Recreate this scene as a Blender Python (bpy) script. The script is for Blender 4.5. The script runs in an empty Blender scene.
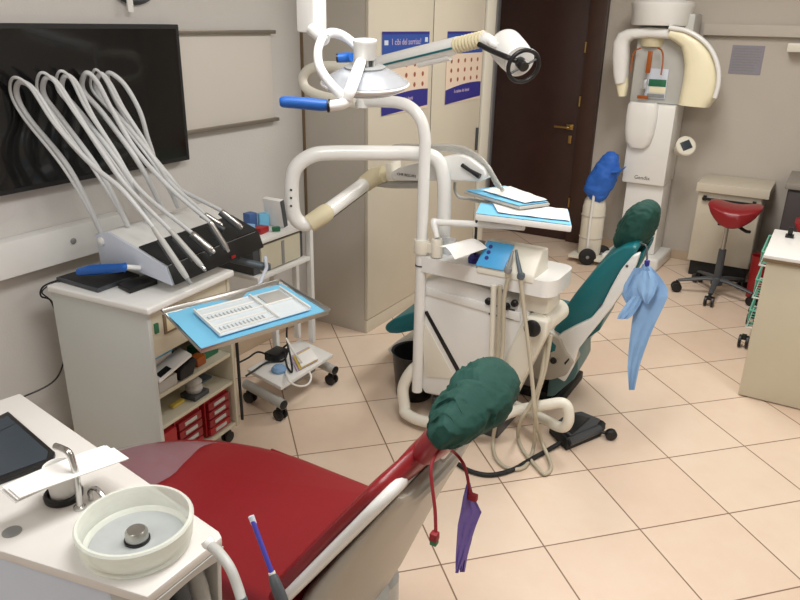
import bpy, bmesh, math, random
from mathutils import Vector as V, Matrix, noise
random.seed(4)
C = bpy.context.scene.collection
R = math.radians
PI = math.pi

# ------------------------------------------------------------------ camera
CAM_H, FPX = 1.794, 718.0
YAW, PITCH, ROLL = R(15.58 - 46.0), R(21.285), R(1.203)
_f = V((math.sin(YAW) * math.cos(PITCH), math.cos(YAW) * math.cos(PITCH), -math.sin(PITCH)))
_r = V((math.cos(YAW), -math.sin(YAW), 0))
_u = _r.cross(_f)
_c, _s = math.cos(ROLL), math.sin(ROLL)
CR, CU = _c * _r + _s * _u, -_s * _r + _c * _u
CAM = V((0, 0, CAM_H))
cd = bpy.data.cameras.new('camera')
cd.sensor_width = 36
cd.lens = FPX / 800 * 36
cd.clip_start = 0.05
cam = bpy.data.objects.new('camera', cd)
C.objects.link(cam)
cam.matrix_world = Matrix(((CR.x, CU.x, -_f.x, 0), (CR.y, CU.y, -_f.y, 0), (CR.z, CU.z, -_f.z, CAM_H), (0, 0, 0, 1)))
bpy.context.scene.camera = cam


def at(px, py, x=None, y=None, z=None, d=None):
    """survey helper: the room point seen at a photo pixel on a known plane x / y / z, or at a known depth d"""
    v = CR * ((px - 400) / FPX) + CU * (-(py - 300) / FPX) + _f
    if d is not None:
        return CAM + v * d
    for k, val in ((0, x), (1, y), (2, z)):
        if val is not None:
            return CAM + v * ((val - CAM[k]) / v[k])


# ------------------------------------------------------------------ materials
def lin(c):
    return tuple(((v / 255) / 12.92 if v <= 10 else ((v / 255 + 0.055) / 1.055) ** 2.4) for v in c) + (1,)


def mat(name, rgb, rough=0.45, metal=0.0, var=0.04, scale=14, bump=0.0, bscale=60, **kw):
    m = bpy.data.materials.new(name)
    m.use_nodes = True
    n, l = m.node_tree.nodes, m.node_tree.links
    b = n['Principled BSDF']
    b.inputs['Roughness'].default_value = rough
    b.inputs['Metallic'].default_value = metal
    for k, val in kw.items():
        b.inputs[k.replace('_', ' ')].default_value = val
    co = n.new('ShaderNodeTexCoord')
    nz = n.new('ShaderNodeTexNoise')
    nz.inputs['Scale'].default_value = scale
    nz.inputs['Detail'].default_value = 3
    l.new(co.outputs['Object'], nz.inputs['Vector'])
    mp = n.new('ShaderNodeMapRange')
    mp.inputs['To Min'].default_value = 1 - var
    mp.inputs['To Max'].default_value = 1 + var
    l.new(nz.outputs['Fac'], mp.inputs['Value'])
    hs = n.new('ShaderNodeHueSaturation')
    hs.inputs['Color'].default_value = lin(rgb)
    l.new(mp.outputs['Result'], hs.inputs['Value'])
    l.new(hs.outputs['Color'], b.inputs['Base Color'])
    if bump:
        n2 = n.new('ShaderNodeTexNoise')
        n2.inputs['Scale'].default_value = bscale
        n2.inputs['Detail'].default_value = 4
        l.new(co.outputs['Object'], n2.inputs['Vector'])
        bp = n.new('ShaderNodeBump')
        bp.inputs['Strength'].default_value = bump
        bp.inputs['Distance'].default_value = 0.01
        l.new(n2.outputs['Fac'], bp.inputs['Height'])
        l.new(bp.outputs['Normal'], b.inputs['Normal'])
    return m


M = dict(
    wall=mat('plaster_wall', (208, 205, 201), 0.85, var=0.03, scale=5, bump=0.15, bscale=120),
    wallback=mat('plaster_back', (200, 192, 182), 0.85, var=0.03, scale=5, bump=0.15, bscale=120),
    ceil=mat('ceiling_white', (225, 222, 215), 0.9),
    beige=mat('wardrobe_laminate', (207, 199, 182), 0.5, var=0.03, scale=6),
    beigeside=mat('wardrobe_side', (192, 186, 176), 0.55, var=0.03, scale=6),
    wood=mat('dark_wood', (58, 35, 30), 0.35, var=0.25, scale=9),
    woodframe=mat('dark_wood_frame', (66, 44, 35), 0.35, var=0.2, scale=9),
    brass=mat('brass', (196, 160, 96), 0.3, 0.9),
    white=mat('white_enamel', (236, 236, 233), 0.3, var=0.015, Coat_Weight=0.2),
    warmwhite=mat('ivory_enamel', (230, 226, 212), 0.32, var=0.02),
    cream=mat('cream_rubber', (215, 205, 172), 0.5, var=0.04),
    yellowed=mat('ivory_plastic', (242, 234, 202), 0.35, var=0.02),
    pale=mat('pale_blue_plastic', (208, 216, 230), 0.35, var=0.02),
    cartside=mat('cart_panel', (203, 207, 203), 0.5, var=0.03, scale=5),
    cartin=mat('cart_inside', (205, 199, 178), 0.5, var=0.04),
    grey=mat('mid_grey_plastic', (140, 141, 140), 0.45),
    lgrey=mat('light_grey_plastic', (186, 186, 182), 0.4),
    shell=mat('chair_shell', (178, 172, 160), 0.42, var=0.02),
    dgrey=mat('dark_grey_plastic', (70, 74, 78), 0.45),
    bgrey=mat('blue_grey_metal', (92, 104, 112), 0.4, 0.2),
    black=mat('black_plastic', (20, 20, 21), 0.4),
    matblack=mat('matt_black', (26, 27, 28), 0.65),
    screen=mat('black_glass', (7, 7, 9), 0.12, var=0.0, Coat_Weight=0.3),
    steel=mat('brushed_steel', (186, 184, 180), 0.28, 0.95),
    chrome=mat('satin_chrome', (200, 200, 198), 0.2, 1.0),
    silver=mat('silver_reflector', (206, 211, 219), 0.25, 0.6, var=0.01),
    trim=mat('aluminium_trim', (140, 133, 122), 0.4, 0.6),
    board=mat('white_board', (214, 209, 201), 0.4, var=0.01),
    blue=mat('blue_rubber', (24, 92, 176), 0.4, var=0.06),
    bluefilm=mat('blue_film', (78, 170, 228), 0.35, var=0.03),
    bluesheet=mat('light_blue_sheet', (128, 206, 244), 0.6, var=0.04),
    bluebib=mat('blue_bib', (130, 166, 206), 0.75, var=0.06, scale=30),
    bluebag=mat('blue_cloth', (42, 104, 200), 0.6, var=0.12, scale=8, bump=0.3, bscale=18),
    purple=mat('purple_bib', (116, 96, 170), 0.75, var=0.06, scale=30),
    red=mat('red_vinyl', (134, 22, 30), 0.34, var=0.05, scale=30, bump=0.05, bscale=400),
    redplastic=mat('red_plastic', (160, 30, 34), 0.4),
    redcord=mat('red_cord', (140, 24, 36), 0.6),
    teal=mat('teal_vinyl', (10, 104, 112), 0.36, var=0.05, scale=30),
    tealgrey=mat('teal_grey_paint', (92, 128, 132), 0.45),
    green=mat('green_cloth', (10, 64, 55), 0.8, var=0.14, scale=22, bump=0.25, bscale=45),
    hose=mat('grey_hose', (206, 208, 209), 0.4, var=0.02),
    hosebeige=mat('beige_hose', (188, 180, 160), 0.45, var=0.02),
    paper=mat('white_paper', (246, 244, 240), 0.8, var=0.01),
    liner=mat('paper_insert', (225, 236, 242), 0.7, var=0.05, scale=50),
    orange=mat('amber_acrylic', (160, 84, 30), 0.3),
    yellow=mat('yellow_plastic', (214, 190, 84), 0.5),
    greenp=mat('green_plastic', (36, 110, 76), 0.45),
    mint=mat('mint_wire', (112, 196, 172), 0.4),
    base=mat('baseboard_tile', (196, 176, 152), 0.5, var=0.05),
    slate=mat('slate_screen', (58, 66, 74), 0.25, var=0.03),
    indigo=mat('poster_indigo', (44, 42, 130), 0.5, var=0.1, scale=50),
    posterblue=mat('poster_blue', (42, 78, 160), 0.5, var=0.2, scale=60),
    posterpink=mat('poster_paper', (226, 206, 186), 0.6, var=0.03),
    brownred=mat('poster_brown', (150, 88, 66), 0.6),
    lav=mat('lavender_paper', (196, 178, 206), 0.7),
    notice=mat('notice_print', (150, 146, 158), 0.7, var=0.12, scale=90),
    worktop=mat('worktop_laminate', (222, 218, 213), 0.4, var=0.015),
    disc=mat('basin_grey', (176, 180, 180), 0.3, var=0.12, scale=30),
    dullblue=mat('dull_blue', (70, 104, 160), 0.5),
    counter=mat('counter_beige', (206, 198, 176), 0.5, var=0.02),
    brownedge=mat('brown_edge', (120, 100, 74), 0.5),
    darkcab=mat('charcoal_laminate', (66, 60, 62), 0.5),
    cabtop=mat('grey_stone_top', (142, 136, 128), 0.45),
)


def glassy(name, rgb, rough, ior, fac):
    """clear plastic: glass mixed with plain transparency"""
    m = bpy.data.materials.new(name)
    m.use_nodes = True
    n, l = m.node_tree.nodes, m.node_tree.links
    b = n['Principled BSDF']
    b.inputs['Base Color'].default_value = lin(rgb)
    b.inputs['Roughness'].default_value = rough
    b.inputs['IOR'].default_value = ior
    t = n.new('ShaderNodeBsdfTransparent')
    x = n.new('ShaderNodeMixShader')
    nz = n.new('ShaderNodeTexNoise')
    nz.inputs['Scale'].default_value = 8
    mp = n.new('ShaderNodeMapRange')
    mp.inputs['To Min'].default_value = fac - 0.06
    mp.inputs['To Max'].default_value = fac + 0.06
    l.new(nz.outputs['Fac'], mp.inputs['Value'])
    l.new(mp.outputs['Result'], x.inputs['Fac'])
    l.new(t.outputs[0], x.inputs[1])
    l.new(b.outputs[0], x.inputs[2])
    l.new(x.outputs[0], n['Material Output'].inputs['Surface'])
    return m


M['film'] = glassy('clear_film', (186, 170, 178), 0.2, 1.4, 0.20)
M['frost'] = glassy('frosted_glass', (240, 244, 234), 0.35, 1.45, 0.62)
M['tube'] = glassy('clear_tube', (205, 205, 200), 0.15, 1.45, 0.5)
M['acryl'] = glassy('clear_acrylic', (235, 240, 246), 0.1, 1.45, 0.35)


def floor_material():
    m = bpy.data.materials.new('floor_tiles')
    m.use_nodes = True
    n, l = m.node_tree.nodes, m.node_tree.links
    b = n['Principled BSDF']
    b.inputs['Roughness'].default_value = 0.42
    g = n.new('ShaderNodeNewGeometry')
    mp = n.new('ShaderNodeMapping')
    mp.inputs['Scale'].default_value = (2.5, 2.5, 2.5)
    mp.inputs['Rotation'].default_value = (0, 0, R(-46.0))
    mp.inputs['Location'].default_value = (-3.759 + 20, -7.780 + 20, 0)
    l.new(g.outputs['Position'], mp.inputs['Vector'])
    sx = n.new('ShaderNodeSeparateXYZ')
    l.new(mp.outputs['Vector'], sx.inputs[0])

    def mth(op, a, bb=None):
        k = n.new('ShaderNodeMath')
        k.operation = op
        for i, v in enumerate((a, bb)):
            if v is None:
                continue
            if isinstance(v, (int, float)):
                k.inputs[i].default_value = v
            else:
                l.new(v, k.inputs[i])
        return k.outputs[0]
    dist = []
    cell = n.new('ShaderNodeCombineXYZ')
    for i in (0, 1):
        fr = mth('FRACT', sx.outputs[i])
        dist.append(mth('MINIMUM', fr, mth('SUBTRACT', 1.0, fr)))
        l.new(mth('FLOOR', sx.outputs[i]), cell.inputs[i])
    dm = mth('MINIMUM', dist[0], dist[1])
    line = n.new('ShaderNodeMapRange')
    line.inputs['From Min'].default_value = 0.0045
    line.inputs['From Max'].default_value = 0.0095
    l.new(dm, line.inputs['Value'])
    wn = n.new('ShaderNodeTexWhiteNoise')
    l.new(cell.outputs[0], wn.inputs['Vector'])
    nz = n.new('ShaderNodeTexNoise')
    nz.inputs['Scale'].default_value = 3.2
    nz.inputs['Detail'].default_value = 7
    nz.inputs['Roughness'].default_value = 0.65
    l.new(mp.outputs['Vector'], nz.inputs['Vector'])
    mix = n.new('ShaderNodeMix')
    mix.data_type = 'RGBA'
    mix.inputs['A'].default_value = lin((231, 213, 193))
    mix.inputs['B'].default_value = lin((223, 196, 174))
    t = mth('ADD', mth('MULTIPLY', wn.outputs['Value'], 0.55), mth('MULTIPLY', mth('SUBTRACT', nz.outputs['Fac'], 0.28), 1.0))
    l.new(t, mix.inputs['Factor'])
    mix.clamp_factor = True
    mix2 = n.new('ShaderNodeMix')
    mix2.data_type = 'RGBA'
    mix2.inputs['A'].default_value = lin((128, 100, 80))
    l.new(line.outputs['Result'], mix2.inputs['Factor'])
    l.new(mix.outputs['Result'], mix2.inputs['B'])
    l.new(mix2.outputs['Result'], b.inputs['Base Color'])
    bp = n.new('ShaderNodeBump')
    bp.inputs['Strength'].default_value = 0.25
    bp.inputs['Distance'].default_value = 0.003
    l.new(line.outputs['Result'], bp.inputs['Height'])
    l.new(bp.outputs['Normal'], b.inputs['Normal'])
    return m


# ------------------------------------------------------------------ mesh helpers
def smooth_path(pts, n=8):
    P = [V(p) for p in pts]
    if len(P) < 3 or n < 2:
        return P
    out = []
    for i in range(len(P) - 1):
        a, b = P[i], P[i + 1]
        p0 = P[i - 1] if i else a + (a - b)
        p3 = P[i + 2] if i + 2 < len(P) else b + (b - a)
        for k in range(n):
            t = k / n
            out.append(0.5 * ((2 * a) + (b - p0) * t + (2 * p0 - 5 * a + 4 * b - p3) * t * t + (3 * a - p0 - 3 * b + p3) * t ** 3))
    out.append(P[-1])
    return out


class MB:
    def __init__(self, mtx=None):
        self.v, self.f = [], []
        self.m = mtx or Matrix.Identity(4)

    def add(self, vs, fs):
        o = len(self.v)
        self.v += [self.m @ V(p) for p in vs]
        self.f += [tuple(o + i for i in f) for f in fs]
        return self

    def bm(self, b):
        b.verts.index_update()
        return self.add([v.co.copy() for v in b.verts], [[v.index for v in f.verts] for f in b.faces])

    def box(self, lo, hi, bev=0.004, rot=None, seg=2):
        lo, hi = V(lo), V(hi)
        c, s = (lo + hi) / 2, hi - lo
        b = bmesh.new()
        bmesh.ops.create_cube(b, size=1)
        for v in b.verts:
            v.co = V((v.co.x * s.x, v.co.y * s.y, v.co.z * s.z))
        bev = min(bev, 0.45 * min(abs(s.x), abs(s.y), abs(s.z)))
        if bev > 0:
            bmesh.ops.bevel(b, geom=b.edges[:], offset=bev, segments=seg, affect='EDGES', profile=0.6)
        for v in b.verts:
            v.co = (rot @ v.co if rot else v.co) + c
        self.bm(b)
        b.free()
        return self

    def prism(self, poly, vec, bev=0.0, seg=2):
        """closed polygon of points pushed along vec"""
        vec = V(vec)
        b = bmesh.new()
        a = [b.verts.new(V(p)) for p in poly]
        f = b.faces.new(a)
        r = bmesh.ops.extrude_face_region(b, geom=[f])
        for e in r['geom']:
            if isinstance(e, bmesh.types.BMVert):
                e.co += vec
        bmesh.ops.recalc_face_normals(b, faces=b.faces[:])
        if bev:
            bmesh.ops.bevel(b, geom=b.edges[:], offset=bev, segments=seg, affect='EDGES', profile=0.5, clamp_overlap=True)
        self.bm(b)
        b.free()
        return self

    def loft(self, rings, caps=True, closed=True):
        n = len(rings[0])
        vs = [p for r in rings for p in r]
        fs = []
        for i in range(len(rings) - 1):
            for j in range(n if closed else n - 1):
                k = (j + 1) % n
                fs.append((i * n + j, i * n + k, (i + 1) * n + k, (i + 1) * n + j))
        if caps and closed:
            fs.append(tuple(range(n))[::-1])
            fs.append(tuple((len(rings) - 1) * n + j for j in range(n)))
        return self.add(vs, fs)

    def tube(self, pts, r, n=12, sm=8, flat=1.0):
        k0 = len(pts)
        P = smooth_path(pts, sm)
        if isinstance(r, (int, float)):
            rad = [r] * len(P)
        else:
            rad = []
            for i in range(len(P)):
                t = i / (len(P) - 1) * (k0 - 1)
                a = min(int(t), k0 - 2)
                rad.append(r[a] + (r[a + 1] - r[a]) * (t - a))
        rings = []
        up = None
        for i, p in enumerate(P):
            t = (P[min(i + 1, len(P) - 1)] - P[max(i - 1, 0)])
            if t.length < 1e-9:
                t = V((0, 0, 1))
            t.normalize()
            if up is None:
                up = V((0, 0, 1)) if abs(t.z) < 0.9 else V((1, 0, 0))
            a = t.cross(up)
            if a.length < 1e-6:
                a = t.orthogonal()
            a.normalize()
            bb = a.cross(t)
            up = bb
            rings.append([p + rad[i] * (math.cos(2 * PI * j / n) * a + flat * math.sin(2 * PI * j / n) * bb) for j in range(n)])
        return self.loft(rings)

    def cyl(self, a, b, r, r2=None, n=20):
        return self.tube([a, b], [r, r if r2 is None else r2], n, 1)

    def lathe(self, prof, origin, axis=(0, 0, 1), n=32):
        """profile of (radius, height) about an axis"""
        ax = V(axis).normalized()
        a = ax.orthogonal().normalized()
        b = ax.cross(a)
        o = V(origin)
        rings = [[o + ax * h + max(r, 1e-5) * (math.cos(2 * PI * j / n) * a + math.sin(2 * PI * j / n) * b) for j in range(n)] for r, h in prof]
        return self.loft(rings)

    def torus(self, c, axis, R_, r, n=32, k=10):
        ax = V(axis).normalized()
        a = ax.orthogonal().normalized()
        b = ax.cross(a)
        rings = []
        for i in range(n):
            t = 2 * PI * i / n
            d = math.cos(t) * a + math.sin(t) * b
            rings.append([V(c) + d * (R_ + r * math.cos(2 * PI * j / k)) + ax * r * math.sin(2 * PI * j / k) for j in range(k)])
        rings.append(rings[0])
        return self.loft(rings, caps=False)

    def sheet(self, grid, th=0.0015):
        """grid of points thickened to a thin solid"""
        h, w = len(grid), len(grid[0])
        G = [[V(p) for p in r] for r in grid]
        nr = []
        for i in range(h):
            for j in range(w):
                du = G[i][min(j + 1, w - 1)] - G[i][max(j - 1, 0)]
                dv = G[min(i + 1, h - 1)][j] - G[max(i - 1, 0)][j]
                k = du.cross(dv)
                nr.append(k.normalized() if k.length > 1e-9 else V((0, 0, 1)))
        top = [G[i][j] + nr[i * w + j] * th / 2 for i in range(h) for j in range(w)]
        bot = [G[i][j] - nr[i * w + j] * th / 2 for i in range(h) for j in range(w)]
        N = h * w
        fs = []
        for i in range(h - 1):
            for j in range(w - 1):
                q = (i * w + j, i * w + j + 1, (i + 1) * w + j + 1, (i + 1) * w + j)
                fs += [q, tuple(N + k for k in q[::-1])]
        edge = [(0, j) for j in range(w)] + [(i, w - 1) for i in range(1, h)] + [(h - 1, j) for j in range(w - 2, -1, -1)] + [(i, 0) for i in range(h - 2, 0, -1)]
        e = [i * w + j for i, j in edge]
        for a, b in zip(e, e[1:] + e[:1]):
            fs.append((b, a, N + a, N + b))
        return self.add(top + bot, fs)

    def build(self, name, m, parent=None, kind=None):
        me = bpy.data.meshes.new(name)
        me.from_pydata([tuple(p) for p in self.v], [], self.f)
        b = bmesh.new()
        b.from_mesh(me)
        bmesh.ops.recalc_face_normals(b, faces=b.faces[:])
        b.to_mesh(me)
        b.free()
        me.polygons.foreach_set('use_smooth', [True] * len(me.polygons))
        me.set_sharp_from_angle(angle=R(38))
        o = bpy.data.objects.new(name, me)
        me.materials.append(M[m] if isinstance(m, str) else m)
        C.objects.link(o)
        if parent:
            put(o, parent)
        if kind:
            o['kind'] = kind
        return o


def put(o, parent):
    o.parent = parent
    if parent.type == 'EMPTY':
        o.matrix_parent_inverse = Matrix.Translation(parent.location).inverted()


def tag(o, label, cat, group=None):
    o['label'] = label
    o['category'] = cat
    if group:
        o['group'] = group
    return o


def thing(name, label, cat, loc, group=None):
    o = bpy.data.objects.new(name, None)
    o.empty_display_size = 0.05
    C.objects.link(o)
    o.location = V(loc)
    return tag(o, label, cat, group)


def solo(name, mb, m, label, cat, group=None):
    """a thing that is one mesh, with its origin at its base"""
    base = V((sum(p.x for p in mb.v) / len(mb.v), sum(p.y for p in mb.v) / len(mb.v), min(p.z for p in mb.v)))
    mb.v = [p - base for p in mb.v]
    o = mb.build(name, m)
    o.location = base
    return tag(o, label, cat, group)


def dup(root, loc, label=None):
    r = root.copy()
    C.objects.link(r)
    r.location = V(loc)
    if label:
        r['label'] = label
    for ch in list(root.children):
        c = ch.copy()
        C.objects.link(c)
        c.parent = r
        c.matrix_parent_inverse = ch.matrix_parent_inverse
        for g in ch.children:
            q = g.copy()
            C.objects.link(q)
            q.parent = c
    return r


def lettering(txt, size, origin, right, up, m, parent, depth=0.0006):
    cu = bpy.data.curves.new('lettering', 'FONT')
    cu.body = txt
    cu.size = size
    cu.extrude = depth
    cu.resolution_u = 2
    o = bpy.data.objects.new('lettering', cu)
    C.objects.link(o)
    dg = bpy.context.evaluated_depsgraph_get()
    me = bpy.data.meshes.new_from_object(o.evaluated_get(dg))
    bpy.data.objects.remove(o)
    rt, up = V(right).normalized(), V(up).normalized()
    up = (up - rt * up.dot(rt)).normalized()
    nn = rt.cross(up)
    mb = MB()
    mb.add([V(origin) + rt * v.co.x + up * v.co.y + nn * (v.co.z + depth) for v in me.vertices], [tuple(p.vertices) for p in me.polygons])
    return mb.build('lettering', m, parent)


def struct(name, mb, m, parent=None):
    return mb.build(name, m, parent, None if parent else 'structure')


def superring(c, a, b, p=2.6, n=28):
    """closed superellipse ring: centre c, half axes a and b (vectors)"""
    out = []
    for j in range(n):
        t = 2 * PI * j / n
        cs, sn = math.cos(t), math.sin(t)
        out.append(c + a * (abs(cs) ** (2 / p) * (1 if cs >= 0 else -1)) + b * (abs(sn) ** (2 / p) * (1 if sn >= 0 else -1)))
    return out


X, Y, Z = V((1, 0, 0)), V((0, 1, 0)), V((0, 0, 1))

# ------------------------------------------------------------------ the room
WL, WB, WR, WF, H = -2.66, 6.06, 1.9, -1.7, 2.75
fl = struct('floor', MB().box((WL - .1, WF - .1, -0.1), (WR + .1, WB + .1, 0), 0), 'wall')
fl.data.materials[0] = floor_material()
struct('ceiling', MB().box((WL - .1, WF - .1, H), (WR + .1, WB + .1, H + .1), 0), 'ceil')
struct('wall_left', MB().box((WL - .1, WF - .1, 0), (WL, WB + .1, H), 0), 'wall')
DX0, DX1, DZ = -2.62, -1.87, 2.12
struct('wall_back', MB().box((DX1 + .16, WB, 0), (WR, WB + .1, H), 0).box((WL, WB, DZ + .09), (DX1 + .16, WB + .1, H), 0), 'wallback')
struct('wall_right', MB().box((WR, WF - .1, 0), (WR + .1, WB + .1, H), 0), 'wall')
struct('wall_front', MB().box((WL, WF - .1, 0), (WR, WF, H), 0), 'wall')
struct('baseboard_back', MB().box((DX1 + .17, WB - .014, 0), (WR, WB, .075), .003), 'base')
struct('baseboard_left', MB().box((WL, WF, 0), (WL + .014, 3.33, .075), .003), 'base')

# dark wooden door in the back wall
dr = struct('door_1', MB().box((DX0, WB - .02, .005), (DX1 + .02, WB + .03, DZ), .003), 'wood')
MB().box((DX1 + .02, WB - .05, 0), (DX1 + .165, WB + .06, DZ + .1), .006).box((WL + .0, WB - .045, DZ), (DX1 + .165, WB + .06, DZ + .1), .006).build('door_frame', 'woodframe', dr)
hp = at(570, 127, y=WB - .03)
hd = MB().box(hp + V((-.028, -.012, -.022)), hp + V((.03, .0, .022)), .004)
hd.tube([hp + V((.005, -.01, 0)), hp + V((.005, -.05, 0)), hp + V((-.03, -.055, 0)), hp + V((-.12, -.052, 0))], .009, 10)
hd.build('door_handle', 'brass', dr)
kp = hp + V((.01, 0, -.1))
MB().box(kp + V((-.014, -.008, -.035)), kp + V((.014, 0, .03)), .004).build('keyhole_plate', 'brass', dr)
for zz in (1.62, 1.2, .35):
    MB().cyl((DX1 + .02, WB - .055, zz - .04), (DX1 + .02, WB - .055, zz + .04), .008, n=10).build('door_hinge', 'brass', dr)

# wardrobe along the left wall
WX, WY0, WY1 = -2.205, 3.37, 4.98
wd = thing('wardrobe', 'tall beige fitted wardrobe beside the dark door with posters on its doors', 'wardrobe', (WX, WY0, 0))
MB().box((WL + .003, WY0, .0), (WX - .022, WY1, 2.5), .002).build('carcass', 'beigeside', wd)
MB().box((WX - .022, WY0 + .0, .0), (WX - .006, WY1, .085), .002).build('plinth', 'beige', wd)
ys = [WY0, 4.09, 4.83]
for i in range(2):
    dd = MB().box((WX - .02, ys[i] + (.0 if i == 0 else .006), .09), (WX, ys[i + 1] - .006, 2.48), .003).build('door', 'beige', wd)
    yh = ys[i + 1] - .05
    MB().box((WX + .001, yh - .008, .93), (WX + .018, yh + .008, 1.09), .004).build('handle', 'dgrey' if i else 'beige', dd)
MB().box((WX - .02, 4.838, .0), (WX + .012, WY1, 2.5), .003).build('filler_strip', 'warmwhite', wd)

for yy in (ys[1], ys[2] - .002):
    MB().box((WX - .0215, yy - .012, .09), (WX - .006, yy + .012, 2.48), 0).build('gap_shade_strip', 'black', wd)  # black strip paints the shade inside the door gap
MB().box((WL + .001, WY0 - .003, 0), (WL + .02, WY0 + .001, 2.5), 0).build('wall_gap_shade', 'brownedge', wd)  # dark strip paints the shade line between wardrobe and wall

# posters on the wardrobe doors
for i, (y0, y1, z0, z1, txt, lab, dz) in enumerate((
        (3.50, 4.03, 1.29, 1.735, '1 cibi del sorriso!', 'children dental health poster on the wardrobe door nearer the white screen', 0.0),
        (4.27, 4.80, 1.29, 1.735, '1 denti del bambino', 'dental chart poster on the wardrobe door nearest the dark wooden door', 0.0))):
    p = thing('poster', lab, 'poster', (WX, (y0 + y1) / 2, z0), 'posters on the wardrobe doors')
    xx = WX + .0025
    MB().box((xx, y0, z0), (xx + .0015, y1, z1), 0).build('sheet', 'posterpink', p)
    MB().box((xx + .001, y0, z1 - .135), (xx + .0028, y1, z1), 0).build('header', 'posterblue', p)
    MB().box((xx + .0015, y0, z1 - .015), (xx + .0032, y1, z1), 0).build('header_edge', 'indigo', p)
    n = 10
    pts = [V((xx + .001, y0, z0))] + [V((xx + .001, y0 + (y1 - y0) * k / n, z0 + .075 + .045 * math.sin(PI * min(1, .15 + .85 * k / n) * .62))) for k in range(n + 1)] + [V((xx + .001, y1, z0 + .02))]
    MB().prism(pts, (.0022, 0, 0)).build('footer', 'indigo', p)
    lettering(txt, .048, (xx + .0032, y0 + .09, z1 - .07), Y, Z, 'lav', p)
    MB().box((xx + .0032, y0 + .02, z1 - .07), (xx + .004, y0 + .06, z1 - .045), 0).build('emblem', 'pale', p)
    for k in range(2):
        MB().box((xx + .0032, y1 - .055, z1 - .058 - .045 * k), (xx + .004, y1 - .02, z1 - .032 - .045 * k), 0).build('emblem', 'pale', p)
    lettering('la salute dei denti', .032, (xx + .0036, y0 + .12, z0 + .065), Y, Z, 'lav', p)
    for r_ in range(3):
        for c_ in range(5):
            yy, zz = y0 + .07 + c_ * .098, z1 - .18 - r_ * .058
            if i == 0 and r_ == 2 and c_ < 2:
                continue
            MB().lathe([(.0, 0), (.012, .0), (.014, .0012), (.006, .002), (0, .002)], (xx + .0012, yy, zz), X, 10).build('tooth_picture', 'brownred', p)

# television, whiteboard, trunking and the round fitting on the left wall
tv = thing('television', 'large black flat television on the left wall behind the looped hoses', 'television', (WL, 1.9, 1.15))
ty0, ty1, tz0, tz1 = 1.34, 2.44, 1.155, 1.757
MB().box((WL + .002, ty0, tz0), (WL + .05, ty1, tz1), .004).build('frame', 'matblack', tv)
MB().box((WL + .05, ty0 + .018, tz0 + .02), (WL + .052, ty1 - .018, tz1 - .018), 0).build('screen', 'screen', tv)
wb = thing('whiteboard', 'narrow white board with grey rails beside the television', 'whiteboard', (WL, 2.8, 1.28))
MB().box((WL + .002, 2.32, 1.285), (WL + .018, 3.10, 1.722), .002).build('panel', 'board', wb)
for z_ in (1.715, 1.268):
    MB().box((WL + .002, 2.32, z_), (WL + .04, 3.12, z_ + .018), .003).build('rail', 'trim', wb)
tr = thing('service_duct', 'white horizontal service duct on the left wall at the height of the cabinet top', 'wall duct', (WL, 1.3, .85))
MB().box((WL + .002, .5, .845), (WL + .07, 2.02, .985), .006).build('casing', 'white', tr)
b0 = at(73, 241, x=WL + .07)
MB().lathe([(0, 0), (.012, 0), (.013, .004), (.008, .007), (0, .007)], b0, X, 16).build('screw_cap', 'grey', tr)
fx = thing('wall_fitting', 'dark round fitting high on the left wall with a white tab hanging below', 'wall fitting', (WL, 2.06, 1.9))
fc = at(133, -38, x=WL + .03)
MB().lathe([(0, 0), (.155, 0), (.165, .015), (.15, .03), (0, .03)], V((WL + .002, fc.y, fc.z)), X, 40).build('disc', 'dgrey', fx)
ft = at(130, 2, x=WL + .04)
MB().box((WL + .033, ft.y - .014, ft.z - .04), (WL + .043, ft.y + .014, ft.z + .09), .003).build('tab', 'white', fx)

# rail, shelf and notice on the back wall
solo('wall_rail', MB().box((-.98, WB - .06, 1.735), (1.2, WB - .001, 1.815), .008), 'wallback', 'long plaster-coloured rail along the back wall above the notice', 'rail')
p0, p1 = at(733, 45, y=WB), at(760, 75, y=WB)
nt = thing('notice', 'faded printed notice sheet on the back wall right of the scanner', 'notice', (p0.x, WB, p1.z))
MB().box((p0.x, WB - .004, p1.z), (p1.x, WB - .001, p0.z), 0).build('sheet', 'notice', nt)
for i in range(9):
    zz = p0.z - .02 - i * (p0.z - p1.z - .03) / 9
    MB().box((p0.x + .015, WB - .0055, zz - .006), (p1.x - .015 - .04 * random.random(), WB - .004, zz), 0).build('text_line', 'grey', nt)
solo('corner_shelf', MB().box((-.40, WB - .14, 1.64), (.3, WB - .001, 1.70), .01), 'warmwhite', 'small white shelf on the back wall at the far right edge', 'shelf')

# ------------------------------------------------------------------ mobile instrument cabinet
CM = Matrix.Translation((-2.0, 1.60, 0)) @ Matrix(((-.09, -.996, 0, 0), (.996, -.09, 0, 0), (0, 0, 1, 0), (0, 0, 0, 1)))   # x = along front, y = depth, z = up


def cw(p):
    return CM @ V(p)


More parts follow.
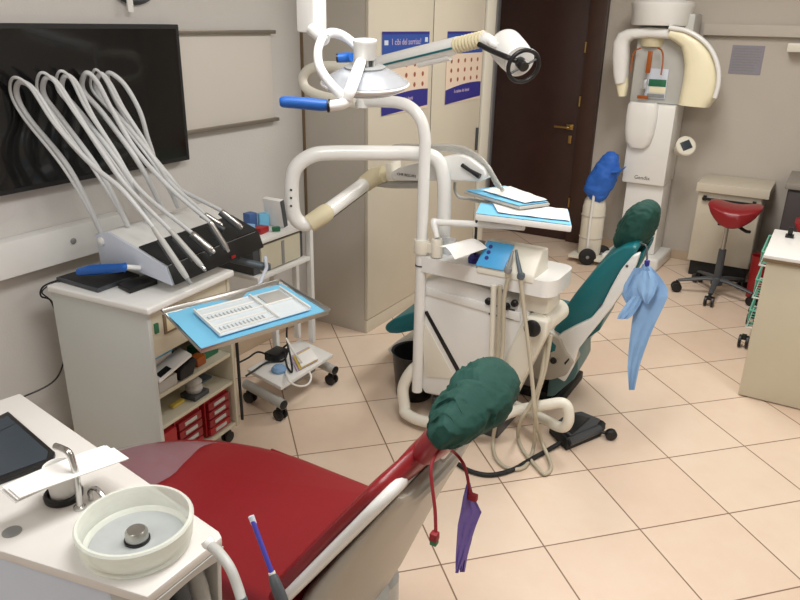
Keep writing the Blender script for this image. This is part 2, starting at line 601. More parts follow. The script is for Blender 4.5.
CWID, CDEP, CTOP = .47, .49, .80
ct = thing('instrument_cabinet', 'white wheeled cabinet with open shelves beside the red chair foot', 'cabinet', cw((.23, .25, 0)))
MB(CM).box((0, .0, .075), (.018, CDEP, .785), .003).build('side_panel', 'cartside', ct)
MB(CM).box((CWID - .018, .0, .075), (CWID, CDEP, .785), .003).build('side_panel', 'cartin', ct)
MB(CM).box((.019, CDEP - .014, .076), (CWID - .019, CDEP, .784), .001).build('back_panel', 'cartin', ct)
MB(CM).box((-.012, -.02, .786), (CWID + .012, CDEP + .005, .814), .009, seg=3).build('top', 'white', ct)
for z_ in (.08, .29, .425):
    MB(CM).box((.019, .006, z_), (CWID - .019, CDEP - .015, z_ + .016), .002).build('shelf', 'cartin', ct)
MB(CM).box((.019, .004, .60), (CWID - .019, .03, .785), .002).build('control_panel', 'cartin', ct)
MB(CM).box((.03, -.003, .695), (.05, .004, .735), .002).build('switch', 'greenp', ct)
gf = MB(CM).box((.078, -.004, .675), (.15, .004, .755), .002).build('gauge_frame', 'brownedge', ct)
MB(CM).box((.088, -.006, .685), (.14, -.003, .745), .001).build('gauge_face', 'cream', gf)


def caster(parent, p, r=.026, w=.02, d=(1, 0, 0), m='black', stem=True):
    d = V(d).normalized()
    q = V((p[0], p[1], r))
    mb = MB()
    for s in (-1, 1):
        mb.lathe([(0, 0), (r * .8, 0), (r, .003), (r, w * .42), (r * .8, w * .5), (0, w * .5)], q + d * (s * w * .6 - w * .25), d, 20)
    if stem:
        mb.cyl(q + Z * r * .6, V((p[0], p[1], p[2])), .009, n=10)
        mb.box(q + V((-.014, -.014, r * .3)), q + V((.014, .014, r * 1.15)), .004)
    return mb.build('caster', m, parent)


for a, b in ((.04, .04), (CWID - .04, .04), (.04, CDEP - .04), (CWID - .04, CDEP - .04)):
    w = cw((a, b, .078))
    caster(ct, w)

# things on the cabinet shelves
S1, S2, S0 = .442, .307, .097
bx = thing('carton', 'white carton with a pale blue lid on the upper cabinet shelf', 'box', cw((.09, .14, S1)))
MB(CM).box((.085, .075, S1), (.18, .15, S1 + .105), .003).build('box_body', 'paper', bx)
MB(CM).box((.083, .073, S1 + .106), (.182, .152, S1 + .13), .003).build('lid', 'bluesheet', bx)
cg = thing('holder_box', 'grey holder box with a white sloping top and black label on the upper shelf', 'holder', cw((.1, .05, S1)))
MB(CM).box((.03, .012, S1), (.13, .06, S1 + .045), .003).build('box_body', 'lgrey', cg)
tp = MB(CM).prism([(.025, .0, S1 + .05), (.21, .0, S1 + .085), (.22, .07, S1 + .095), (.03, .07, S1 + .06)], (0, 0, .012), .003).build('sloping_top', 'white', cg)
MB(CM).prism([(.04, .008, S1 + .0665), (.10, .008, S1 + .078), (.102, .035, S1 + .082), (.044, .035, S1 + .0715)], (0, 0, .002)).build('label', 'black', cg)
solo('dark_case', MB(CM).prism([(.145, .01, S1), (.22, .01, S1), (.25, .01, S1 + .05), (.235, .01, S1 + .07), (.15, .01, S1 + .045)], (0, .06, 0), .006), 'matblack', 'dark slanted case under the white sloping top on the upper shelf', 'case')
solo('dark_bottle', MB(CM).lathe([(0, 0), (.02, 0), (.021, .1), (.01, .12), (.01, .145), (0, .145)], (.225, .12, S1), Z, 16), 'black', 'small dark bottle standing behind the white carton on the upper shelf', 'bottle')
solo('orange_packet', MB(CM).box((.27, .03, S1), (.325, .08, S1 + .04), .006), 'orange', 'small orange packet on the upper shelf', 'packet')
solo('green_packet', MB(CM).box((.33, .05, S1), (.43, .14, S1 + .05), .008), 'greenp', 'green packet at the right end of the upper shelf', 'packet')
sp = thing('spray_nozzle_stand', 'clear ribbed nozzle cup on a dark base on the middle shelf', 'stand', cw((.27, .1, S2)))
MB(CM).box((.225, .02, S2), (.315, .10, S2 + .022), .004).build('base', 'dgrey', sp)
MB(CM).lathe([(0, .022), (.03, .022), (.038, .04), (.03, .055), (.036, .068), (.022, .085), (0, .088)], (.268, .06, S2), Z, 14).build('cup', 'lgrey', sp)
solo('yellow_clip', MB(CM).box((.14, .06, S2), (.21, .085, S2 + .012), .003), 'yellow', 'small flat yellow clip on the middle shelf', 'clip')
solo('slate_tile', MB(CM).box((.36, .10, S2), (.43, .2, S2 + .01), .003), 'bgrey', 'small flat grey tile at the right end of the middle shelf', 'tile')
dw = None
for i, (x0, lab) in enumerate(((.105, 'red drawer unit on the bottom shelf of the cabinet, left one'), (.285, 'red drawer unit on the bottom shelf of the cabinet, right one'))):
    u = thing('drawer_unit', lab, 'drawer unit', cw((x0 + .08, .1, S0)), 'red drawer units in the cabinet')
    w_ = .15
    hh = .175
    MB(CM).box((x0, .03, S0), (x0 + w_, .26, S0 + hh), .004).build('casing', 'redplastic', u)
    for k in range(4):
        z0 = S0 + .008 + k * .041
        d_ = MB(CM).box((x0 + .008, .012, z0), (x0 + w_ - .008, .03, z0 + .035), .003).build('drawer', 'redplastic' if k == 0 else 'red', u)
        MB(CM).box((x0 + .04, .008, z0 + .011), (x0 + .11, .0125, z0 + .026), .001).build('label_strip', 'lgrey', d_)
solo('red_box', MB(CM).box((.024, .012, S0), (.098, .26, S0 + .165), .004), 'redplastic', 'plain red box against the left side of the bottom cabinet shelf', 'box')

# laptop, black block on the cabinet top
TOPZ = .815
lp = thing('tablet', 'closed black flat tablet on the cabinet top beside its edge', 'tablet', cw((.08, .35, TOPZ)))
pl = [at(53, 280, z=TOPZ), at(98, 293, z=TOPZ), at(140, 278, z=TOPZ), at(104, 266, z=TOPZ)]
pl[0].x = max(pl[0].x, -2.5)
MB().prism(pl, (0, 0, .016), .003).build('slab', 'dgrey', lp)
MB().prism([p + V((0, 0, .0162)) + (sum(pl, V()) / 4 - p) * .06 for p in pl], (0, 0, .0012)).build('cover', 'matblack', lp)
pb = [at(118, 288, z=TOPZ), at(130, 294, z=TOPZ), at(158, 284, z=TOPZ), at(146, 279, z=TOPZ)]
solo('black_block', MB().prism(pb, (0, 0, .02), .003), 'black', 'small black block on the cabinet top in front of the tablet', 'block')
cb = MB().tube([pl[0] + V((.02, .02, .01)), at(44, 286, x=-2.52), at(41, 296, x=-2.53), at(52, 302, x=-2.52), at(62, 330, x=-2.52), at(65, 352, x=-2.53), at(55, 380, x=-2.55), at(20, 398, x=-2.58), at(-20, 410, x=-2.6)], .0035, 8)
cb.tube([pl[0] + V((.05, .03, .01)), at(52, 284, x=-2.5), at(42, 292, x=-2.52), at(50, 300, x=-2.51), at(56, 312, x=-2.52)], .0028, 8)
solo('black_cable', cb, 'black', 'thin black cable hanging from the tablet down the left wall', 'cable')

# delivery head with the hoses
hy0, hy1 = 1.735, 2.285
hd_ = thing('instrument_console', 'white and black dental instrument head on the cabinet top', 'instrument console', (-2.1, 2.0, TOPZ))
prof = [(95, 234), (101, 266), (136, 271), (172, 286), (165, 267), (136, 249), (107, 232)]
pr = [at(px, py, y=hy0) for px, py in prof]
zmin = min(p.z for p in pr)
for p in pr:
    p.z = max(p.z, TOPZ + .004)
sh = V((-.045, hy1 - hy0, -.0))
MB().prism(pr, (-.001, .012, 0), .003).build('end_plate', 'pale', hd_)
pin = [p + V((0, .012, 0)) for p in pr]
MB().prism([V((p.x, p.y, p.z)) for p in pin], sh - V((0, .012, 0)), .004).build('body', 'white', hd_)
a0, a1, a2 = pin[5], pin[4], pin[3]
nrm = (a1 - a0).cross(sh).normalized()
nrm = nrm if nrm.z > 0 else -nrm
o_ = nrm * .004
MB().prism([a0 + o_ * .4, a1 + o_ * .4, a1 + o_ * 2, a0 + o_ * 2], sh, .001).build('handpiece_panel', 'matblack', hd_)
fn = V((1, 0, .25)).normalized()
MB().prism([a1 + fn * .001, a2 + fn * .001, a2 + fn * .006, a1 + fn * .006], sh, .001).build('front_strip', 'black', hd_)
led = a2 + sh * .62 + fn * .0065 + Z * .015
MB().box(led - V((.002, .012, .006)), led + V((.002, .012, .006)), .001).build('red_light', 'redplastic', hd_)
MB().lathe([(0, 0), (.017, 0), (.018, .006), (.01, .012), (0, .012)], at(99, 236, y=hy0) + V((.012, 0, -.02)), -Y, 20).build('pivot_cap', 'white', hd_)
ge = at(140, 268, y=hy0)
hg = MB().tube([ge + V((.0, .0, 0)), at(127, 267, y=hy0 - .05), at(122, 268, y=hy0 - .07)], .010, 12).build('handle_stem', 'white', hd_)
MB().tube([at(125, 267.5, y=hy0 - .06), at(123, 267.5, y=hy0 - .064), at(112, 268.5, y=hy0 - .075), at(92, 270, y=hy0 - .10), at(79, 272, y=hy0 - .115)], [.02, .0165, .0185, .021, .016], 14, 4).build('handle_grip', 'blue', hd_)
ar = at(231, 259, y=hy1 - .1)
ae = at(266, 267, y=hy1 - .02)
MB().tube([ar, (ar + ae) / 2, ae], [.017, .016, .018], 12, 2, 1.0).cyl(ae + V((0, 0, -.012)), ae + V((0, 0, .012)), .021).build('tray_arm', 'bgrey', hd_)
for i, (fx_, fy_) in enumerate(((232, 214), (256, 236))):
    pass
# six hoses, each with its handpiece, rising from the rear of the head and arching over
HOSES = [
    # rear outlet, loop points..., down to the handpiece tail, tip
    dict(y=(1.745, 1.60), rear=[(101, 232), (70, 170), (30, 120), (17, 96)], top=(20, 82), front=[(36, 92), (62, 132), (92, 165), (122, 190), (153, 227)], tip=(191, 284), k=.011),
    dict(y=(1.83, 1.67), rear=[(128, 226), (100, 172), (62, 120), (44, 95)], top=(46, 78), front=[(58, 84), (78, 115), (104, 155), (128, 188), (170, 230)], tip=(206, 271), k=.010),
    dict(y=(1.92, 1.74), rear=[(150, 218), (122, 168), (82, 115), (63, 92)], top=(65, 76), front=[(76, 83), (92, 115), (114, 150), (140, 190), (192, 233)], tip=(215, 253), k=.012),
    dict(y=(2.00, 1.82), rear=[(164, 212), (140, 165), (104, 115), (83, 90)], top=(86, 73), front=[(97, 82), (112, 110), (136, 150), (170, 188), (210, 222)], tip=(229, 252), k=.011),
    dict(y=(2.08, 1.89), rear=[(178, 207), (158, 165), (120, 118), (97, 92)], top=(100, 74), front=[(110, 84), (124, 110), (142, 138), (166, 178), (205, 214)], tip=(223, 226), k=.010),
    dict(y=(2.15, 1.95), rear=[(190, 203), (172, 180), (136, 135), (112, 92)], top=(108, 73), front=[(124, 84), (140, 112), (150, 145), (166, 180), (222, 211)], tip=(243, 228), k=.010)]
HN = ['nearest the end plate', 'second from the end plate', 'third from the end plate', 'fourth from the end plate', 'fifth from the end plate', 'farthest from the end plate']
for i, h in enumerate(HOSES):
    yb, yt = h['y']
    t = thing('handpiece_hose', 'grey hose looping from the instrument head to the handpiece ' + HN[i], 'handpiece hose', at(*h['rear'][0], y=yb), 'looped handpiece hoses')
    pts = []
    nr = len(h['rear'])
    for k, p in enumerate(h['rear']):
        pts.append(at(*p, y=yb + (yt - yb) * (k / nr) ** .45))
    pts.append(at(*h['top'], y=yt))
    nf = len(h['front'])
    for k, p in enumerate(h['front']):
        pts.append(at(*p, y=yt + (yb - yt) * (k + 1) / (nf + 1)))
    # second, slimmer strand next to the first (double hose)
    tail = pts[-1].copy()
    tipp = at(*h['tip'], y=yb)
    tipp.z = max(tipp.z, .85)
    MB().tube(pts, [.0105] * nr + [.009] + [.0095] * (nf - 1) + [.008], 12, 8).build('hose', 'hose', t)
    if i in (0, 1, 2, 4):
        p2 = [p + V((.0, -.022, .004 * k)) if 0 < k < len(pts) - 3 else p.copy() for k, p in enumerate(pts)]
        MB().tube(p2, .0055, 8, 7).build('water_line', 'hose', t)
    dirv = (tipp - tail)
    MB().tube([tail, tail + dirv * .12, tail + dirv * .75, tail + dirv * .9], [.0085, h['k'], h['k'] * 1.1, h['k'] * .8], 14, 3).build('handpiece', 'lgrey' if i in (0, 1) else 'steel', t)
    MB().tube([tail + dirv * .9, tail + dirv * .97, tipp], [h['k'] * .75, h['k'] * .7, h['k'] * (.7 if i == 0 else .3)], 12, 2).build('handpiece_tip', 'grey' if i == 0 else 'chrome', t)
    # cradle of this handpiece, part of the head
    cp = tail + dirv * .35 - Z * .014
    MB().tube([cp - dirv.normalized() * .05, cp + dirv.normalized() * .06], .012, 10, 1).build('handpiece_cradle', 'dgrey', hd_)

# instrument tray on its arm in front of the cabinet
TZ = .80
tc = [at(163, 313, z=TZ), at(201, 352, z=TZ), at(329, 313, z=TZ), at(279, 283, z=TZ)]
ty = thing('instrument_tray', 'steel instrument tray lined with blue paper in front of the wheeled cabinet', 'tray', (tc[0] + tc[2]) / 2)
cen = sum(tc, V()) / 4
MB().prism([p - V((0, 0, .006)) for p in tc], (0, 0, .005), .0015).build('tray_base', 'steel', ty)
for i in range(4):
    a, b = tc[i], tc[(i + 1) % 4]
    inn = ((cen - (a + b) / 2)).normalized() * .006
    inn.z = 0
    MB().prism([a - V((0, 0, .004)), b - V((0, 0, .004)), b + V((0, 0, .014)) - inn * 1.6, a + V((0, 0, .014)) - inn * 1.6], inn, .001).build('tray_rim', 'steel', ty)
MB().prism([cen + (p - cen) * .30 - V((0, 0, .014)) for p in tc], (0, 0, .007), .002).build('tray_mount', 'lgrey', ty)
pk = V((ae.x, ae.y, 0))
MB().tube([ae - Z * .01, V((ae.x, ae.y, TZ + .02)), V((ae.x + .03, ae.y - .03, TZ - .012)), V((cen.x, cen.y, TZ - .012))], .008, 10, 1).build('tray_post', 'pale', ty)
# blue liner with a slit at the back and a folded corner
ux, uy = (tc[2] - tc[1]), (tc[0] - tc[1])     # along front, along left side
def tl(a, b, dz=0): return tc[1] + ux * a + uy * b + V((0, 0, dz))
g = [[tl(.015 + .97 * i / 12, .02 + (.93 - (.10 if 5 < i < 8 else 0)) * j / 8, .003 + .004 * noise.noise(V((i * .5, j * .5, 1)))) for i in range(13)] for j in range(9)]
solo('tray_liner', MB().sheet(g, .001), 'bluesheet', 'light blue paper liner spread in the steel instrument tray', 'tray liner')
og = thing('organizer_insert', 'white ribbed organizer insert on the blue liner of the steel tray', 'organizer', tl(.5, .5))
def quad(a0, b0, a1, b1, dz): return [tl(a0, b0, dz), tl(a1, b0, dz), tl(a1, b1, dz), tl(a0, b1, dz)]
MB().prism(quad(.17, .12, .90, .78, .010), (0, 0, .004), .001).build('plate', 'liner', og)
for i in range(5):
    b_ = .16 + i * .145
    MB().prism(quad(.19, b_, .60 if i != 2 else .88, b_ + .012, .0145), (0, 0, .007), .001).build('rib', 'paper', og)
for a_ in (.17, .62, .885):
    MB().prism(quad(a_, .12, a_ + .012, .78, .0145), (0, 0, .009), .001).build('divider', 'paper', og)
MB().prism(quad(.67, .46, .86, .72, .0145), (0, 0, .004), .001).build('grey_pad', 'lgrey', og)
for i in range(12):
    a_ = .21 + i * .03
    MB().prism(quad(a_, .19, a_ + .007, .27, .0145), (0, 0, .003)).build('tooth', 'lgrey', og)
    MB().prism(quad(a_, .48, a_ + .007, .56, .0145), (0, 0, .003)).build('tooth', 'lgrey', og)

# ------------------------------------------------------------------ low trolley behind the tray
c2 = thing('equipment_trolley', 'white wheeled trolley holding a printer behind the tray', 'trolley', (-2.15, 2.55, 0))
bs = [at(281, 387, z=.18), at(333, 354, z=.18), at(300, 339, z=.18), at(240, 366, z=.18)]
bs[3] = bs[0] + (bs[2] - bs[1])
bs[3].x = min(bs[3].x, -2.2)
MB().prism([p - V((0, 0, .02)) for p in bs], (0, 0, .02), .004).build('lower_shelf', 'white', c2)
for a, b in ((bs[0], bs[3]), (bs[1], bs[2])):
    f = (a - b).normalized()
    s0 = a - V((0, 0, .0)) + f * .015
    s0.z = .09
    e0 = b - f * .02
    e0.z = .09
    MB().tube([e0, s0], .024, 16, 1).build('foot_rail', 'lgrey', c2)
    MB().lathe([(0, 0), (.0225, 0), (.0235, .004), (.018, .008), (0, .008)], s0 - f * .004, f, 16).build('end_cap', 'black', c2)
    for q in (s0 - f * .03, e0 + f * .03):
        caster(c2, (q.x, q.y, .08), .03, .026, (bs[1] - bs[0]))
MB().box((bs[0].x - .1, bs[0].y + .10, .10), (bs[0].x - .06, bs[1].y - .08, .16), .004).build('cross_beam', 'grey', c2)
for yy in (2.62, 2.80):
    MB().box((-2.30, yy - .012, .17), (-2.27, yy + .012, .639), .003).build('post', 'white', c2)
us0 = at(262, 266, y=2.58)
MB().box((-2.20, 2.785, .17), (-2.17, 2.81, .80), .003).build('front_post', 'white', c2)
MB().box((-2.47, 2.38, .64), (-2.17, 2.78, .66), .003).build('upper_shelf', 'white', c2)
# printer on the upper shelf (front towards the room)
pn = thing('printer', 'beige and dark printer on the upper shelf of the trolley', 'printer', (-2.3, 2.58, .661))
q0, q1 = at(258, 262, x=-2.13), at(302, 246, x=-2.13)
pz0, pz1 = .662, .81
MB().box((-2.47, 2.39, pz0), (-2.20, 2.76, pz1), .006).build('casing', 'dgrey', pn)
MB().box((-2.20, 2.435, pz0 + .006), (-2.188, 2.725, pz1 - .012), .003).build('front_panel', 'cartin', pn)
MB().box((-2.48, 2.38, pz1 + .001), (-2.175, 2.77, pz1 + .022), .005).build('lid', 'white', pn)
MB().box((-2.1875, 2.58, pz0 + .01), (-2.185, 2.60, pz1 - .02), .001).build('slot', 'grey', pn)
pt = pz1 + .023
bk = thing('binder', 'white binder with a dark spine standing on the printer', 'binder', (-2.27, 2.65, pt))
rot = Matrix.Rotation(R(10), 4, 'X')
MB(Matrix.Translation((-2.27, 2.66, pt + .075)) @ rot).box((-.06, -.03, -.07), (.05, .0, .07), .003).build('covers', 'white', bk)
MB(Matrix.Translation((-2.27, 2.66, pt + .075)) @ rot).box((.0505, -.029, -.068), (.053, -.001, .068), .001).build('spine', 'dgrey', bk)
for j, (xx, yy, w_, d_, h_, mm, lab, nm) in enumerate((
        (-2.26, 2.43, .06, .05, .06, 'bluebib', 'small blue pouch at the near end of the printer lid', 'pouch'),
        (-2.26, 2.52, .05, .07, .03, 'redplastic', 'small red packet lying on the printer lid', 'packet'),
        (-2.36, 2.56, .05, .05, .075, 'dullblue', 'small blue box in the middle of the printer lid', 'box'),
        (-2.38, 2.45, .05, .05, .08, 'lgrey', 'grey jar on the printer lid against the wall', 'jar'),
        (-2.33, 2.62, .04, .05, .065, 'bluesheet', 'pale blue box leaning beside the white binder', 'box'),
        (-2.22, 2.585, .03, .04, .02, 'greenp', 'flat green clip on the front of the printer lid', 'clip'))):
    if nm == 'jar':
        solo('jar', MB().lathe([(0, 0), (.025, 0), (.026, .06), (.018, .068), (.02, .08), (0, .08)], (xx, yy, pt), Z, 18), mm, lab, nm)
    else:
        solo(nm, MB(Matrix.Translation((xx, yy, pt)) @ Matrix.Rotation(R(20 - 13 * j), 4, 'Z')).box((-w_ / 2, -d_ / 2, 0), (w_ / 2, d_ / 2, h_), .006), mm, lab, nm)

# clutter on the lower trolley shelf
pa = thing('power_adapter', 'black power adapter with a tangle of black leads on the lower trolley shelf', 'power adapter', at(276, 354, z=.182))
ac = at(276, 352, z=.215)
MB().box(ac - V((.035, .05, .033)), ac + V((.035, .05, .01)), .006).build('brick', 'black', pa)
MB().tube([ac + V((0, .05, 0)), at(288, 345, z=.24), at(284, 360, z=.19), at(268, 362, z=.192), at(255, 370, z=.192), at(246, 376, z=.192)], .005, 8).build('lead', 'black', pa)
MB().tube([ac + V((0, -.05, 0)), at(258, 352, z=.21), at(248, 358, z=.20), at(240, 362, z=.20)], .005, 8).build('lead', 'black', pa)
MB().tube([ac + V((.02, .04, 0)), at(287, 366, z=.192), at(292, 372, z=.192), at(291, 360, z=.22), at(287, 340, z=.3), at(287, 325, x=-2.1)], .005, 8).build('lead', 'black', pa)
dv = at(279, 371, z=.182)
solo('blue_mouse', MB().lathe([(0, 0), (.036, .0), (.038, .012), (.028, .026), (0, .033)], dv, Z, 20), 'bluebib', 'pale blue rounded puck on the lower trolley shelf', 'puck')
for k, (z0, m_, lab) in enumerate(((.181, 'lav', 'lavender notebook at the bottom of the small stack on the trolley'), (.192, 'yellow', 'thin yellow booklet in the middle of the small stack on the trolley'), (.199, 'paper', 'white pamphlet on top of the small stack on the trolley'))):
    nb = [at(297, 372, z=z0), at(318, 361, z=z0), at(309, 348, z=z0), at(290, 358, z=z0)]
    cc = sum(nb, V()) / 4
    nb = [cc + (p - cc) * (1 - .1 * k) + V((0, .012 * k, 0)) for p in nb]
    solo('notebook', MB().prism(nb, (0, 0, (.010, .006, .004)[k]), .001), m_, lab, 'notebook', 'notebooks on the trolley shelf')
solo('white_cable', MB().tube([at(286, 338, x=-2.1), at(294, 352, x=-2.05), at(305, 366, x=-2.02), at(311, 376, x=-1.97), at(308, 384, x=-1.95), at(299, 386, x=-1.95), at(289, 381, x=-1.96), at(286, 372, z=.185), at(290, 362, z=.185)], .005, 8), 'white', 'thin white cable looping off the lower trolley shelf', 'cable')
solo('cord_on_cabinet', MB().tube([cw((CWID + .01, -.004, .62)), cw((CWID + .012, -.006, .45)), cw((CWID + .014, -.005, .28)), cw((CWID + .01, -.01, .1))], .007, 8), 'matblack', 'thick black cord hanging down the right front edge of the wheeled cabinet', 'cord')

# ------------------------------------------------------------------ near dental unit with the spittoon bowl
SZ = .85
sp_ = thing('spittoon_unit', 'white dental water unit with bowl in the bottom left foreground', 'dental unit', (-1.1, .65, 0))
S = lambda px, py, z=SZ: at(px, py, z=z)
tp_ = [S(20, 393), S(60, 421), S(219, 531), S(222, 537), S(147, 597), S(0, 551), S(-90, 520), S(-120, 440)]
cc = sum(tp_, V()) / len(tp_)
MB().prism([p - V((0, 0, .022)) for p in tp_], (0, 0, .022), .004, 2).build('worktop', 'worktop', sp_)
low = [cc + (p - cc) * .985 for p in tp_]
low[2] -= V((.10, 0, 0))
low[3] -= V((.10, 0, 0))
low[4] -= V((.10, 0, 0))
MB().prism([V((p.x, p.y, .0)) for p in low], (0, 0, SZ - .023), .008).build('cabinet', 'pale', sp_)
# handpiece bay at the right end: two cheeks and an arched lip around a dark recess
ra, rb = tp_[3], tp_[4]
MB().prism([rb + V((-.11, .002, -.024)), rb + V((-.004, .002, -.024)), rb + V((-.03, .002, -.40)), rb + V((-.11, .002, -.40))], (0, .012, 0), .003).build('bay_cheek', 'lgrey', sp_)
MB().prism([ra + V((-.11, -.012, -.024)), ra + V((-.004, -.012, -.024)), ra + V((-.03, -.012, -.40)), ra + V((-.11, -.012, -.40))], (0, .012, 0), .003).build('bay_cheek', 'lgrey', sp_)
lipn = 10
lp_pts = [rb + (ra - rb) * (k / lipn) + V((.002, 0, -.034)) for k in range(lipn + 1)]
lo_ = [p + V((0, 0, -.004 - .012 * (1 - math.sin(PI * k / lipn)))) for k, p in enumerate(lp_pts)]
MB().loft([[a + V((.0, 0, .012)), a + V((-.012, 0, .012)), b + V((-.016, 0, 0)), b + V((-.002, 0, 0))] for a, b in zip(lp_pts, lo_)]).build('bay_lip', 'lgrey', sp_)
MB().box((rb.x - .112, rb.y + .016, SZ - .42), (rb.x - .10, ra.y - .014, SZ - .026), .002).build('bay_back', 'matblack', sp_)
for k, f in enumerate((.30, .55, .78)):
    p = rb + (ra - rb) * f
    q = MB().tube([p + V((-.05, 0, -.05)), p + V((-.035, 0, -.11)), p + V((-.02, 0, -.18)), p + V((-.02, .0, -.38))], [.018, .02, .014, .012], 14, 5)
    q.build('handpiece_sleeve', 'tube' if k != 1 else 'dgrey', sp_)
# bowl
bc = S(138, 544)
bowl = thing('spittoon_bowl', 'frosted glass spittoon bowl with steel drain cap on the white unit', 'bowl', bc)
R0 = .106
MB().lathe([(.0, .006), (.088, .006), (.092, .012), (.097, .016), (R0 - .008, .056), (R0 - .006, .060), (R0 - .001, .060), (R0 + .002, .056), (.103, .016), (.099, .004), (.092, .001), (0, .001)], bc + Z * .0005, Z, 56).build('glass', 'frost', bowl)
MB().lathe([(0, .0068), (.086, .0068), (.087, .010), (0, .0085)], bc, Z, 48).build('basin_disc', 'disc', bowl)
MB().lathe([(0, .010), (.024, .010), (.024, .014), (.0, .014)], bc, Z, 28).build('drain_ring', 'black', bowl)
MB().lathe([(0, .014), (.021, .014), (.022, .018), (.021, .030), (.017, .0345), (0, .036)], bc, Z, 28).build('drain_cap', 'steel', bowl)
# faucets
fb = S(80, 508)
MB().tube([fb, at(77, 480, y=fb.y), at(74, 466, y=fb.y), at(69, 453, y=fb.y), at(61, 448, y=fb.y - .0), at(55, 446, y=fb.y - .002)], .0068, 12, 8).lathe([(0, 0), (.013, 0), (.012, .005), (.007, .008), (0, .008)], fb, Z, 16).build('cup_filler_spout', 'chrome', sp_)
fb = S(91, 500)
MB().tube([fb, at(90, 492, y=fb.y), at(93, 488, y=fb.y), at(98, 490, y=fb.y - .005), at(104, 498, y=fb.y - .008)], .0052, 12, 8).build('bowl_rinse_spout', 'chrome', sp_)
# cup in its ring
uc = S(64, 497)
MB().lathe([(.030, .0), (.038, .0), (.039, .010), (.036, .014), (.031, .014), (.030, .004)], uc + Z * .0005, Z, 36).build('cup_ring', 'black', sp_)
cu = thing('paper_cup', 'translucent white drinking cup in the black ring beside the spout', 'cup', uc)
MB().lathe([(0, .001), (.024, .001), (.030, .075), (.031, .077), (.0285, .075), (.0228, .004), (0, .004)], uc, Z, 32).build('wall', 'paper', cu)
MB().torus(uc + Z * .077, Z, .0302, .0012).build('rolled_rim', 'paper', cu)
# folded towels lying over the cup
q = [at(0, 489, z=SZ + .084), at(15, 502, z=SZ + .084), at(124, 459, z=SZ + .084), at(104, 445, z=SZ + .084)]
tw = thing('paper_towel', 'stack of white folded paper towels resting across the drinking cup', 'paper towel', sum(q, V()) / 4)
for k in range(3):
    off = V((.004 * k, .003 * k, .0035 * k))
    g = [[q[1] * (1 - a) * (1 - b) + q[2] * a * (1 - b) + q[0] * (1 - a) * b + q[3] * a * b + off + V((0, 0, .004 * math.sin(3 * a + k) - .01 * (a - .5) ** 2)) for a in [i / 10 for i in range(11)]] for b in [j / 4 * (1 - .25 * (k == 2)) for j in range(5)]]
    MB().sheet(g, .002).build('sheet', 'paper', tw)
# touch screen on the worktop
ts = thing('touch_screen', 'dark touch screen lying on the white dental unit', 'screen', S(20, 450))
tq = [S(-40, 440, SZ + .001), S(9, 415, SZ + .001), S(56, 456, SZ + .001), S(54, 465, SZ + .001), S(0, 485, SZ + .001), S(-50, 500, SZ + .001)]
MB().prism(tq, (0, 0, .012), .003).build('bezel', 'black', ts)
ccn = sum(tq, V()) / 6
tqi = [ccn + (p - ccn) * .86 + V((0, 0, .0122)) for p in tq]
MB().prism(tqi, (0, 0, .001)).build('display', 'slate', ts)
a, b = tqi[0] * .6 + tqi[5] * .4, tqi[1] * .62 + tqi[2] * .38
a, b = tqi[1] + (tqi[2] - tqi[1]) * .22, tqi[0] + (tqi[5] - tqi[0]) * .22
dn = (tqi[2] - tqi[1]).normalized() * .002
MB().prism([a + Z * .0012, a + dn + Z * .0012, b + dn + Z * .0012, b + Z * .0012], (0, 0, .0006)).build('screen_line', 'black', ts)
mk = S(12, 532)
MB().lathe([(0, 0), (.018, 0), (.018, .0012), (0, .0012)], mk, Z, 24).build('cover_disc', 'grey', sp_)
# suction handle and blue tipped instrument at the end of the unit
sh_ = thing('suction_handpiece', 'grey curved suction handpiece hanging at the right end of the spittoon unit', 'suction handpiece', at(213, 546, d=1.24))
MB().tube([at(210, 545, d=1.26), at(219, 553, d=1.24), at(230, 568, d=1.22), at(238, 588, d=1.21), at(242, 602, d=1.2)], [.0095, .0095, .009, .009, .009], 16, 6).build('barrel', 'lgrey', sh_)
MB().lathe([(.005, 0), (.011, 0), (.0115, .008), (.0095, .012), (.005, .012)], at(210, 545, d=1.26), at(207, 541, d=1.26) - at(213, 548, d=1.26), 18).build('nozzle_ring', 'white', sh_)
MB().tube([at(241, 598, d=1.2), at(245, 615, d=1.2), at(249, 640, d=1.2)], [.010, .0115, .0115], 14, 4).build('grip', 'bgrey', sh_)
MB().tube([at(249, 640, d=1.2), at(252, 670, d=1.2), V((ra.x + .03, ra.y - .06, .40)), V((ra.x - .05, ra.y - .08, .45))], .008, 10, 6).build('supply_hose', 'hose', sh_)
bt = thing('curing_probe', 'slim blue rod instrument with a dark grey grip in front of the red seat', 'instrument', at(285, 620, d=1.15))
MB().tube([at(252, 519, d=1.19), at(272, 573, d=1.17)], .0042, 12, 1).build('rod', mat('violet_blue', (66, 62, 160), .35), bt)
MB().tube([at(251, 516, d=1.19), at(254, 524, d=1.19)], [.0052, .0048], 12, 1).build('tip', 'pale', bt)
MB().tube([at(271.5, 572, d=1.17), at(273, 576, d=1.17)], .0058, 12, 1).build('collar', 'warmwhite', bt)
MB().tube([at(272.5, 575, d=1.17), at(276, 585, d=1.165), at(283, 604, d=1.16), at(290, 640, d=1.15)], [.0075, .0095, .0105, .0105], 14, 4).build('grip', 'dgrey', bt)
MB().tube([at(290, 640, d=1.15), at(292, 680, d=1.15), V((ra.x + .06, ra.y - .09, .42)), V((ra.x - .05, ra.y - .12, .42))], .006, 10, 6).build('supply_hose', 'dgrey', bt)

# ------------------------------------------------------------------ red dental chair
AY = 1.255
rc = thing('dental_chair', 'red vinyl dental chair with grey backrest shell in the foreground', 'dental chair', (-1.0, AY, 0))


